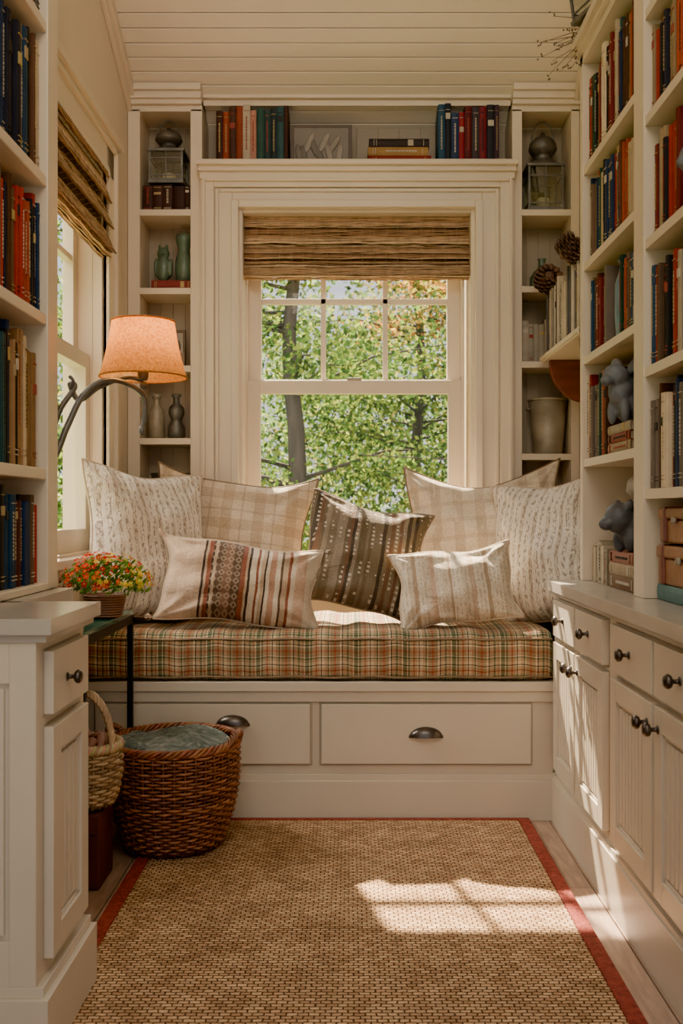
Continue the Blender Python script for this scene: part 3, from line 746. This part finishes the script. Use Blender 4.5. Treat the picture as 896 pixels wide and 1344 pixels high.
bear=[((0,0,.055),(.062,.048,.055),(0,10,0)),((-.055,0,.075),(.036,.034,.036),(0,0,0)),((-.088,0,.062),(.018,.017,.015),(0,0,0)),((-.045,-.026,.105),(.010,.010,.012),(0,0,0)),((-.045,.026,.105),(.010,.010,.012),(0,0,0)),
 ((-.04,-.025,.025),(.017,.016,.028),(0,0,0)),((-.04,.025,.025),(.017,.016,.028),(0,0,0)),((.04,-.03,.028),(.026,.018,.030),(0,0,0)),((.04,.03,.028),(.026,.018,.030),(0,0,0)),((.01,0,.095),(.04,.034,.024),(0,5,0))]
p=RB(1.045,.07,1.757); figure('grey_bear_figurine',bear,p,STONE,M=T(*p)@RZ(30)@Matrix.Scale(1.15,4))
p=RB(.43,.08,.925); figure('dark_bear_figurine',bear,p,DARKCER,M=T(*p)@RZ(15)@Matrix.Scale(1.3,4))
m=MB(); p=RB(.43,.08,1.081); m.lathe([(.03,0),(.045,.02),(.04,.05),(.02,.07),(.003,.075)],(0,0,0),20)
m.build('pale_pottery_cap',TIN,M=T(*p))
m=MB(); hstack(m,[(.27,.17,.04,(.16,.09,.05)),(.26,.16,.035,(.35,.26,.15)),(.25,.16,.035,(.30,.12,.08))],.30,.02,.813); m.build('stack_of_books',BOOK,M=MR)
m=MB(); book_row(m,.22,.14,.15,.05,.02,.813,pal=[(.4,.31,.19),(.3,.2,.1),(.42,.36,.25)]); m.build('row_of_books',BOOK,M=MR)
def lbox(name,s0,s1,z0,z1,y0=.03,y1=.2):
    m=MB(); m.box(s0,s1,y0,y1,z0,z0+(z1-z0)*.66,0); m.box(s0-.004,s1+.004,y0-.004,y1,z0+(z1-z0)*.68,z1,0)
    for s in (s0+.05,s1-.05): m.box(s-.012,s+.012,y0-.008,y1,z0,z1+.003,1)
    m.box((s0+s1)/2-.012,(s0+s1)/2+.012,y0-.012,y0,z0+(z1-z0)*.55,z0+(z1-z0)*.75,2)
    return m.build(name,[LEATHER,REDWOOD,TIN],M=MR,bevel=.006)
lbox('leather_box',.745,1.10,.855,.955); lbox('leather_box',.76,1.02,.962,1.05)
m=MB(); hstack(m,[(.36,.18,.041,(.10,.20,.20))],.74,.03,.813); m.build('stack_of_books',BOOK,M=MR)
lantern('candle_lantern',(0,0,0),.22,.40,False,M=T(.85,3.13,2.626)@RY(-8)@RZ(20))
m=MB(); rr=random.Random(9)
base=Vector((.84,3.28,2.61))
for k in range(22):
    d=Vector((rr.uniform(-1,-.2),rr.uniform(.0,.5),rr.uniform(-.35,.35))).normalized()*rr.uniform(.08,.21)
    p1=base+d*.5+Vector((0,0,.02)); p2=base+d+Vector((0,0,rr.uniform(-.03,.02)))
    m.tube([base,p1,p2],[.0022,.0016,.0008],5,0)
    for q in range(3): m.ball(tuple(p2+Vector([rr.uniform(-.014,.014) for _ in range(3)])),.0035,0,seg=6,rings=4)
m.build('dried_twig_bundle',TWIG)

# ---------------------------------------------------------------- wall lamp
def shademat():
    m,nt,b=newmat('linen_lampshade'); nt.nodes.remove(b); o=nt.nodes['Material Output']
    tc=N(nt,'ShaderNodeTexCoord'); n=N(nt,'ShaderNodeTexNoise'); n.inputs['Scale'].default_value=140; n.inputs['Detail'].default_value=4; L(nt,tc.outputs['Object'],n.inputs['Vector'])
    c=ramp(nt,n.outputs['Fac'],[(.35,(.46,.20,.055)),(.65,(.66,.34,.11))],'LINEAR')
    d=N(nt,'ShaderNodeBsdfDiffuse'); t=N(nt,'ShaderNodeBsdfTranslucent'); x=N(nt,'ShaderNodeMixShader'); x.inputs[0].default_value=.5
    L(nt,c,d.inputs[0]); L(nt,c,t.inputs[0]); L(nt,d.outputs[0],x.inputs[1]); L(nt,t.outputs[0],x.inputs[2]); L(nt,x.outputs[0],o.inputs[0]); return m
lx,ly,zb,zt=-.607,2.9,1.435,1.597
lamp=empty('wall_lamp',(lx,ly,1.42))
def child(ob): 
    ob.parent=lamp; ob.matrix_parent_inverse=lamp.matrix_basis.inverted(); return ob
bpy.context.view_layer.update()
m=MB(); seg=48
vs=[];
for i in range(7):
    t=i/6; r=.126+(.091-.126)*t-.004*math.sin(math.pi*t); z=zb+(zt-zb)*t
    for k in range(seg): a=2*math.pi*k/seg; vs.append((lx+r*math.cos(a),ly+r*math.sin(a),z))
m.add(vs,[(i*seg+k,i*seg+(k+1)%seg,(i+1)*seg+(k+1)%seg,(i+1)*seg+k) for i in range(6) for k in range(seg)],0,(1,1,1),True)
for r,z in ((.126,zb),(.091,zt)): m.tube([(lx+r*math.cos(2*math.pi*k/seg),ly+r*math.sin(2*math.pi*k/seg),z) for k in range(seg)],.0028,6,0,closed=True)
child(m.build('shade',shademat()))
m=MB()
m.lathe([(.05,0),(.05,.01),(.03,.02),(.012,.025)],seg=24,M=T(-.919,2.69,1.16)@RY(90))
def sp(pts,n=8):
    P=[Vector(p) for p in pts]; out=[]
    for i in range(len(P)-1):
        a=P[max(i-1,0)];b=P[i];c=P[i+1];d=P[min(i+2,len(P)-1)]
        for k in range(n):
            t=k/n; out.append(.5*((2*b)+(-a+c)*t+(2*a-5*b+4*c-d)*t*t+(-a+3*b-3*c+d)*t**3))
    out.append(P[-1]); return out
def q(px,py,d): return (PX(px,d),d,PZ(py,d))
arm1=sp([(-.90,2.69,1.16),q(66,606,2.70),q(88,560,2.74),q(108,520,2.78),q(135,500,2.82),q(165,503,2.87),q(188,520,2.9),q(190,545,2.9),q(186,562,2.9)])
m.tube(arm1,[.010-.004*i/len(arm1) for i in range(len(arm1))],8)
arm2=sp([(-.90,2.69,1.19),q(64,570,2.70),q(80,535,2.73),q(98,508,2.77),q(92,505,2.79),q(104,525,2.80),q(130,508,2.83),q(165,495,2.88),(lx,ly,1.425)])
m.tube(arm2,[.008]*len(arm2),7)
m.tube(sp([q(92,512,2.76),q(96,500,2.75),q(91,494,2.75)]),.005,6); m.tube(sp([q(78,545,2.73),q(72,530,2.72),q(70,522,2.72)]),.0055,6)
m.ball(q(186,565,2.9),(.009,.009,.016)); m.ball(q(189,506,2.9),(.014,.014,.012))
m.lathe([(.012,0),(.016,.01),(.016,.05),(.010,.055)],(lx,ly,1.425),16)
for a in (0,2.1,4.2): m.tube([(lx,ly,1.475),(lx+.09*math.cos(a),ly+.09*math.sin(a),zt-.004)],.0016,5)
child(m.build('arm',GREYMETAL))
m=MB(); m.ball((lx,ly,1.505),(.024,.024,.032)); 
em,nt,b=newmat('lit_bulb'); b.inputs['Emission Color'].default_value=(1,.55,.24,1); b.inputs['Emission Strength'].default_value=10
child(m.build('bulb',em))
ld=bpy.data.lights.new('lamp_light','POINT'); ld.energy=3.2; ld.color=(1,.55,.20); ld.shadow_soft_size=.035
lo=bpy.data.objects.new('lamp_light',ld); bpy.context.scene.collection.objects.link(lo); lo.location=(lx,ly,1.555); child(lo)

# ---------------------------------------------------------------- side table, flowers
m=MB(); tx0,tx1,ty0,ty1,tz=-.905,-.705,2.63,3.22,.72
for xx in (tx0+.009,tx1-.009):
    for yy in (ty0+.009,ty1-.009): m.box(xx-.009,xx+.009,yy-.009,yy+.009,0,tz-.022)
m.box(tx0,tx1,ty0,ty0+.018,tz-.04,tz-.012); m.box(tx0,tx1,ty1-.018,ty1,tz-.04,tz-.012); m.box(tx0,tx0+.018,ty0,ty1,tz-.04,tz-.012); m.box(tx1-.018,tx1,ty0,ty1,tz-.04,tz-.012)
m.box(tx0,tx1,ty0,ty1,tz-.012,tz,1)
gm=pm('green_glass_top',(.03,.11,.08),.08,.05); m.build('side_table',[IRON,gm],bevel=.0015)
fy,fz=3.0,tz
fx=PX(142,3.0)-.01
m=MB(); rr=random.Random(21)
m.lathe([(.042,0),(.048,.01),(.060,.055),(.064,.072),(.058,.072),(.050,.05)],(fx,fy,fz),24,0,(.16,.075,.05))
for k in range(9): m.tube([(fx+(.05+.012*k/8)*math.cos(a),fy+(.05+.012*k/8)*math.sin(a),fz+.008+k*.0075) for a in [2*math.pi*j/30 for j in range(30)]],.0035,5,0,(.2,.1,.06),closed=True)
C=Vector((fx,fy,fz+.09))
for k in range(650):
    th=rr.uniform(0,2*math.pi); ph=math.acos(rr.uniform(-.15,1)); rad=rr.uniform(.55,1.05)
    p=C+Vector((.135*math.sin(ph)*math.cos(th),.12*math.sin(ph)*math.sin(th),.095*math.cos(ph)))*rad
    d=Vector((rr.uniform(-1,1),rr.uniform(-1,1),rr.uniform(-.3,1))).normalized(); s=rr.uniform(.007,.014)
    u=d.orthogonal().normalized(); w_=d.cross(u)
    c=rr.choice([(.10,.20,.03),(.18,.30,.05),(.07,.13,.02)])
    m.add([tuple(p-u*s),tuple(p-w_*s*.4),tuple(p+u*s),tuple(p+w_*s*.4)],[(0,1,2,3)],1,c)
for k in range(230):
    th=rr.uniform(0,2*math.pi); ph=math.acos(rr.uniform(0,1)); 
    dv=Vector((math.sin(ph)*math.cos(th),math.sin(ph)*math.sin(th),math.cos(ph)))
    p=C+Vector((dv.x*.14,dv.y*.125,dv.z*.105))*rr.uniform(.85,1.08)
    red = dv.x<.25+rr.uniform(-.5,.5)
    c=rr.choice([(.62,.04,.02),(.70,.07,.03),(.45,.02,.02)]) if red else rr.choice([(.75,.50,.05),(.70,.55,.10),(.55,.50,.06),(.7,.15,.03)])
    u=dv.orthogonal().normalized(); w_=dv.cross(u); s=rr.uniform(.006,.010)
    for j in range(5):
        a=2*math.pi*j/5; e=(u*math.cos(a)+w_*math.sin(a)); f_=(u*math.cos(a+1.57)+w_*math.sin(a+1.57))
        m.add([tuple(p),tuple(p+e*s*.6+f_*s*.45+dv*s*.2),tuple(p+e*s*1.15+dv*s*.35),tuple(p+e*s*.6-f_*s*.45+dv*s*.2)],[(0,1,2,3)],1,c)
    m.ball(tuple(p+dv*.001),.0022,0,(.7,.45,.08),5,3)
m.build('potted_flowers',[VC,LEAF])

# ---------------------------------------------------------------- baskets
def basket(name,r0,r1,h,rows_,amp,tr,cols,handles,seed,bulge=.02,stakes=26,M=None):
    m=MB(); rr=random.Random(seed)
    def rad(t): return r0+(r1-r0)*t+bulge*math.sin(math.pi*t)
    seg=stakes*6
    for i in range(rows_):
        t=(i+.5)/rows_; z=.012+(h-.012)*t; r=rad(t); k=rr.uniform(.7,1.25); c=tuple(q*k for q in rr.choice(cols))
        pts=[]
        for j in range(seg):
            a=2*math.pi*j/seg; q_=r+amp*math.sin(stakes*a+math.pi*i)+rr.uniform(-.0006,.0006)
            pts.append((q_*math.cos(a),q_*math.sin(a),z+.0015*math.sin(5*a+i)))
        m.tube(pts,tr,5,0,c,closed=True)
    for k in range(stakes*2):
        a=math.pi*(k+.5)/stakes
        m.tube([(rad(t)*math.cos(a),rad(t)*math.sin(a),.004+h*t) for t in [x/10 for x in range(11)]],tr*.8,6,0,tuple(q*.7 for q in cols[0]))
    m.lathe([(r0*.98,.004),(r0*.98,.014),(.001,.014)],(0,0,0),32,0,tuple(q*.5 for q in cols[0]))
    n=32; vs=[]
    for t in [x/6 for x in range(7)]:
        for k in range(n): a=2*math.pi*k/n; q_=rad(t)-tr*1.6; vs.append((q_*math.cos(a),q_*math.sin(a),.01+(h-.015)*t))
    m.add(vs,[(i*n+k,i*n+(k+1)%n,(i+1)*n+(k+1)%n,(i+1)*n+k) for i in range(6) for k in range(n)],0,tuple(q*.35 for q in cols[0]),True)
    for s in range(4):
        pts=[]
        for j in range(180):
            a=2*math.pi*j/180; b=a*16+s*math.pi/2
            pts.append(((r1+.008*math.cos(b))*math.cos(a),(r1+.008*math.cos(b))*math.sin(a),h+.004+.009*math.sin(b)))
        m.tube(pts,tr*1.25,5,0,tuple(q*rr.uniform(.8,1.2) for q in cols[s%len(cols)]),closed=True)
    handles(m,r1,h,rr)
    return m.build(name,WICK,M=M)
def h_side(m,r,h,rr):
    for base in (0,180):
        for s in range(3):
            pts=[]
            for j in range(41):
                t=j/40; a=math.radians(base-18+36*t); b=t*math.pi*9+s*2.1
                rr_=r+.008*math.cos(b)+.012*math.sin(math.pi*t); pts.append((rr_*math.cos(a),rr_*math.sin(a),h+.003+.035*math.sin(math.pi*t)+.007*math.sin(b)))
            m.tube(pts,.0045,5,0,(.24,.10,.05))
def h_arch(m,r,h,rr):
    for s in range(3):
        pts=[]
        for j in range(61):
            t=j/60; a=math.pi*t; b=t*math.pi*16+s*2.1
            pts.append((.0+.006*math.cos(b),(r+.004*math.sin(b))*math.cos(a),h+(.150+.006*math.cos(b))*math.sin(a)))
        m.tube(pts,.006,5,0,(.42,.27,.15))
basket('wicker_basket',.148,.198,.315,31,.0055,.0045,[(.25,.095,.042),(.33,.135,.06),(.16,.06,.03)],h_side,3,M=T(-.548,3.07,.0145)@RZ(-12),stakes=20)
m=MB(); n=56; vs=[];fs=[]
nr=22
for i in range(nr+1):
    t=i/nr
    for k in range(n):
        a=2*math.pi*k/n; r=.178*t*(1+.02*math.sin(3*a))
        X,Y=r*math.cos(a),r*math.sin(a)
        z=.340-.022*t**4+.005*math.sin(30*X+9*Y)+.005*math.sin(14*Y-22*X+2)+.004*math.sin(60*X+40*Y)
        vs.append((X,Y,z-.05*(t>.97)))
fs=[(i*n+k,(i)*n+(k+1)%n,(i+1)*n+(k+1)%n,(i+1)*n+k) for i in range(nr) for k in range(n)]
m.add(vs,fs,0,(1,1,1),True)
for z0 in (.312,.325): m.tube([(.17*math.cos(2*math.pi*k/n),.168*math.sin(2*math.pi*k/n),z0-.01+.008*math.sin(2*math.pi*k/n*3+z0*90)) for k in range(n)],.010,8,closed=True)
m.lathe([(.11,.03),(.14,.2),(.15,.31)],(0,0,0),24)
bm,nt,b=newmat('mottled_sage_cloth'); tc,sp_=coords(nt)
n1=N(nt,'ShaderNodeTexNoise'); n1.inputs['Scale'].default_value=26; n1.inputs['Detail'].default_value=7; n1.inputs['Distortion'].default_value=1.2; L(nt,tc.outputs['Object'],n1.inputs['Vector'])
L(nt,ramp(nt,n1.outputs['Fac'],[(.35,(.08,.105,.095)),(.5,(.15,.185,.165)),(.62,(.26,.275,.24)),(.7,(.42,.40,.33))],'LINEAR'),b.inputs['Base Color']); b.inputs['Roughness'].default_value=.85
bp=N(nt,'ShaderNodeBump'); bp.inputs['Strength'].default_value=.5; bp.inputs['Distance'].default_value=.01; L(nt,n1.outputs['Fac'],bp.inputs['Height']); L(nt,bp.outputs[0],b.inputs['Normal'])
m.build('folded_blanket',bm,M=T(-.548,3.07,.0145),subsurf=1)
basket('seagrass_basket',.080,.095,.165,16,.005,.0055,[(.40,.26,.14),(.46,.31,.17),(.30,.19,.10)],h_arch,8,M=T(-.750,2.80,.213)@RZ(65),stakes=12,bulge=.01)
m=MB(); m.box(-.83,-.69,2.715,2.875,.0,.175,0); m.box(-.833,-.687,2.712,2.878,.15,.205,0); m.box(-.78,-.73,2.708,2.713,.07,.11,1)
m.build('red_storage_box',[pm('dark_red_card',(.10,.03,.025),.6,.3,9,.1,40),TIN],M=T(0,0,.004),bevel=.004)
m=MB(); 
for k in range(9): m.tube([( .06*math.cos(k*.7),.06*math.sin(k*.7),.12),(.05*math.cos(k*.7+.5),.05*math.sin(k*.7+.5),.18+.01*(k%3)),(.02*math.cos(k),.02*math.sin(k),.175)],.014,7,0,(.25,.12,.08))
m.build('yarn_bundle',VC,M=T(-.750,2.80,.213))

# ---------------------------------------------------------------- rug
def rugmat():
    m,nt,b=newmat('sisal_weave'); tc,sp_=coords(nt)
    br_=N(nt,'ShaderNodeTexBrick'); br_.inputs['Scale'].default_value=1; br_.inputs['Brick Width'].default_value=.023; br_.inputs['Row Height'].default_value=.0125
    br_.inputs['Mortar Size'].default_value=.0021; br_.inputs['Mortar Smooth'].default_value=1; br_.inputs['Bias'].default_value=0
    br_.inputs['Color1'].default_value=(.64,.43,.25,1); br_.inputs['Color2'].default_value=(.40,.24,.13,1); br_.inputs['Mortar'].default_value=(.14,.075,.038,1)
    n=N(nt,'ShaderNodeTexNoise'); n.inputs['Scale'].default_value=55; n.inputs['Detail'].default_value=4; L(nt,tc.outputs['Object'],n.inputs['Vector'])
    va=N(nt,'ShaderNodeVectorMath',operation='MULTIPLY_ADD'); L(nt,n.outputs['Color'],va.inputs[0]); va.inputs[1].default_value=(.010,.009,0); L(nt,tc.outputs['Object'],va.inputs[2])
    L(nt,va.outputs[0],br_.inputs['Vector'])
    n2=N(nt,'ShaderNodeTexNoise'); n2.inputs['Scale'].default_value=8; n2.inputs['Detail'].default_value=7; L(nt,tc.outputs['Object'],n2.inputs['Vector'])
    c=mixc(nt,1.0,br_.outputs['Color'],ramp(nt,n2.outputs['Fac'],[(.3,(.80,.75,.72)),(.7,(1.16,1.13,1.10))],'LINEAR'),'MULTIPLY')
    L(nt,c,b.inputs['Base Color']); b.inputs['Roughness'].default_value=.95; b.inputs['Specular IOR Level'].default_value=.15
    h=mth(nt,'SUBTRACT',mth(nt,'MULTIPLY',n.outputs['Fac'],.6),br_.outputs['Fac'])
    bp=N(nt,'ShaderNodeBump'); bp.inputs['Strength'].default_value=1.0; bp.inputs['Distance'].default_value=.008; L(nt,h,bp.inputs['Height']); L(nt,bp.outputs[0],b.inputs['Normal'])
    return m
m=MB(); rx0,rx1,ry0,ry1=-.635,.598,1.2,3.325; bw=.038
m.box(rx0+bw,rx1-bw,ry0+bw,ry1-bw*.5,.001,.012,0)
for a in ((rx0,rx0+bw,ry0,ry1),(rx1-bw,rx1,ry0,ry1),(rx0+bw,rx1-bw,ry1-bw*.5,ry1),(rx0+bw,rx1-bw,ry0,ry0+bw)):
    m.box(a[0],a[1],a[2],a[3],.001,.0145,1)
m.build('sisal_rug',[rugmat(),pm('red_binding',(.27,.04,.025),.9,.4,60,.9,150)],bevel=.003)

# ---------------------------------------------------------------- outside
m=MB(); m.box(-30,30,4.6,60,-.9,-.8); m.box(-30,-1.3,-10,4.6,-.9,-.8); m.build('lawn_ground',GRASS)
rng=np.random.default_rng(5)
def foliage(name,centres,spread,n,size,palf):
    cs=np.array(centres); idx=rng.integers(0,len(cs),n)
    p=cs[idx]+rng.normal(0,1,(n,3))*np.array(spread)
    u=rng.normal(0,1,(n,3)); u/=np.linalg.norm(u,axis=1)[:,None]
    w=rng.normal(0,1,(n,3)); w=np.cross(u,w); w/=np.linalg.norm(w,axis=1)[:,None]
    s=(size*rng.uniform(.6,1.3,n))[:,None]
    V=np.stack([p-u*s*.6,p-w*s*.36,p+u*s*.6,p+w*s*.36],1).reshape(-1,3)
    me=bpy.data.meshes.new(name); me.vertices.add(4*n); me.vertices.foreach_set('co',V.ravel())
    me.loops.add(4*n); me.loops.foreach_set('vertex_index',np.arange(4*n)); me.polygons.add(n)
    me.polygons.foreach_set('loop_start',np.arange(0,4*n,4)); me.polygons.foreach_set('loop_total',np.full(n,4)); me.update(calc_edges=True)
    col=np.ones((n,4)); col[:,:3]=palf(p,n)
    ca=me.color_attributes.new(name='Col',type='FLOAT_COLOR',domain='CORNER'); ca.data.foreach_set('color',np.repeat(col,4,0).ravel())
    me.materials.append(LEAF); ob=bpy.data.objects.new(name,me); bpy.context.scene.collection.objects.link(ob); return ob
def pal(p,n):
    base=np.array([(.09,.17,.03),(.14,.24,.04),(.22,.30,.05),(.045,.10,.02),(.28,.33,.06)])
    aut=np.array([(.48,.20,.05),(.50,.30,.07),(.42,.35,.07)])
    c=base[rng.integers(0,5,n)]
    a=(np.sin(p[:,0]*1.7+.4)+np.sin(p[:,2]*2.1+p[:,0])+rng.normal(0,.5,n)+ .45*(p[:,2]-2.2)+.35*p[:,0])>1.8
    c[a]=aut[rng.integers(0,3,a.sum())]
    return c*rng.uniform(.6,1.25,(n,1))
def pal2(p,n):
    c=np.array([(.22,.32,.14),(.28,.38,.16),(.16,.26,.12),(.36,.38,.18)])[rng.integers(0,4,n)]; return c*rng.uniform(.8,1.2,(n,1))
def pal3(p,n):
    c=np.array([(.08,.15,.035),(.12,.21,.045),(.05,.10,.03),(.18,.24,.05),(.25,.22,.06)])[rng.integers(0,5,n)]; return c*rng.uniform(.7,1.25,(n,1))
def tree(name,x,y,h,r,seed,sp_,nleaf,size,lo=.2):
    e=empty(name,(x,y,-.8)); rr=random.Random(seed); m=MB(); cs=[]
    tr=[(x+.04*math.sin(i*1.3+seed),y,-.85+h*i/12) for i in range(13)]
    m.tube(tr,[r*(1-.75*i/12) for i in range(13)],10)
    for k in range(42):
        z=-.8+h*rr.uniform(lo,.98); a=rr.uniform(0,6.28); ln=rr.uniform(.5,1)*sp_*(1.1-.5*(z+.8)/h)
        p0=Vector((x,y,z)); p2=p0+Vector((math.cos(a)*ln,math.sin(a)*ln,rr.uniform(-.15,.35))); p1=(p0+p2)/2+Vector((0,0,.12))
        m.tube([p0,p1,p2],[r*.18,r*.09,.005],5)
        for q_ in range(6):
            t=.3+.7*q_/5; c=p0.lerp(p2,t)+Vector((rr.uniform(-.18,.18),rr.uniform(-.18,.18),rr.uniform(-.06,.12))); cs.append(tuple(c))
    t=m.build(name+'_trunk',BARK); f=foliage(name+'_leaves',cs,(.22,.22,.09),nleaf,size,pal)
    for o in (t,f): o.parent=e; o.matrix_parent_inverse=Matrix.Translation((-x,-y,.8))
    return e
tree('maple_tree',PX(385,8.5),8.5,5.2,.12,1,2.0,17000,.046,.14)
tree('maple_tree',1.7,8.0,4.9,.07,2,1.9,17000,.046,.12)
tree('maple_tree',-2.2,9.5,5.6,.10,3,2.2,11000,.055)
tree('maple_tree',3.6,9.8,5.6,.10,4,2.2,9000,.06)
tree('maple_tree',.75,11.0,6.0,.09,5,2.2,17000,.055,.1)
tree('maple_tree',-5.5,6.0,4.0,.10,6,1.5,4000,.08)
tree('maple_tree',-6.5,9.5,4.4,.10,7,1.6,4000,.08)
cs=[(rng.uniform(-6,7),rng.uniform(12.3,14.5),rng.uniform(-.8,3.9)) for _ in range(210)]
foliage('woodland_shrubs',cs,(.38,.3,.26),26000,.085,pal3)
cs=[(rng.uniform(-14,14),rng.uniform(17,21),rng.uniform(-.8,5.0)) for _ in range(380)]
foliage('distant_treeline',cs,(.8,.5,.4),26000,.17,pal2)

# ---------------------------------------------------------------- light
w=bpy.data.worlds.new('sky'); bpy.context.scene.world=w; w.use_nodes=True; nt=w.node_tree; bg=nt.nodes['Background']
tc=N(nt,'ShaderNodeTexCoord'); s_=N(nt,'ShaderNodeSeparateXYZ'); L(nt,tc.outputs['Generated'],s_.inputs[0])
c=ramp(nt,s_.outputs[2],[(0,(1.0,.95,.88)),(.12,(.97,.97,1.0)),(.7,(.70,.82,1.0))],'LINEAR'); L(nt,c,bg.inputs[0]); bg.inputs[1].default_value=1.1
SD=Vector((.36,-1.37,-1.6))
sl=bpy.data.lights.new('sun','SUN'); sl.energy=38; sl.angle=math.radians(.9); sl.color=(1,.83,.60)
so=bpy.data.objects.new('sun',sl); bpy.context.scene.collection.objects.link(so)
so.rotation_euler=SD.to_track_quat('-Z','Y').to_euler(); so.location=(-4,8,9)
def area(name,loc,target,size,energy,col,sy=None):
    a=bpy.data.lights.new(name,'AREA'); a.energy=energy; a.color=col; a.size=size
    if sy: a.shape='RECTANGLE'; a.size_y=sy
    o=bpy.data.objects.new(name,a); bpy.context.scene.collection.objects.link(o); o.location=loc
    o.rotation_euler=(Vector(target)-Vector(loc)).to_track_quat('-Z','Y').to_euler(); return o
area('added_room_fill',(0,.2,3.2),(0,3.6,1.6),1.0,26,(1,.82,.58))  # added warm fill, out of view above the camera; no ceiling fixture here
area('added_window_fill',(0,6.6,4.3),(.02,3.6,1.2),2.2,300,(1,.93,.80))  # added area fill outside the back window, above the visible view
area('added_window_fill',(-3.4,3.2,4.0),(-.5,3.3,1.1),2.0,320,(1,.92,.78))  # added fill beyond the left window, unseen, softens and brightens the nook

cam=bpy.data.cameras.new('camera'); co=bpy.data.objects.new('camera',cam); bpy.context.scene.collection.objects.link(co)
co.location=(0,0,CAMZ); co.rotation_euler=(math.radians(90),0,0)
cam.sensor_fit='AUTO'; cam.sensor_width=36; cam.lens=F/1344*36; cam.shift_x=-12/1344; cam.clip_start=.05; cam.clip_end=200
cam.dof.use_dof=True; cam.dof.focus_distance=3.3; cam.dof.aperture_fstop=6.5
bpy.context.scene.camera=co
vs_=bpy.context.scene.view_settings
vs_.view_transform='AgX'; vs_.look='AgX - Punchy'; vs_.exposure=.72
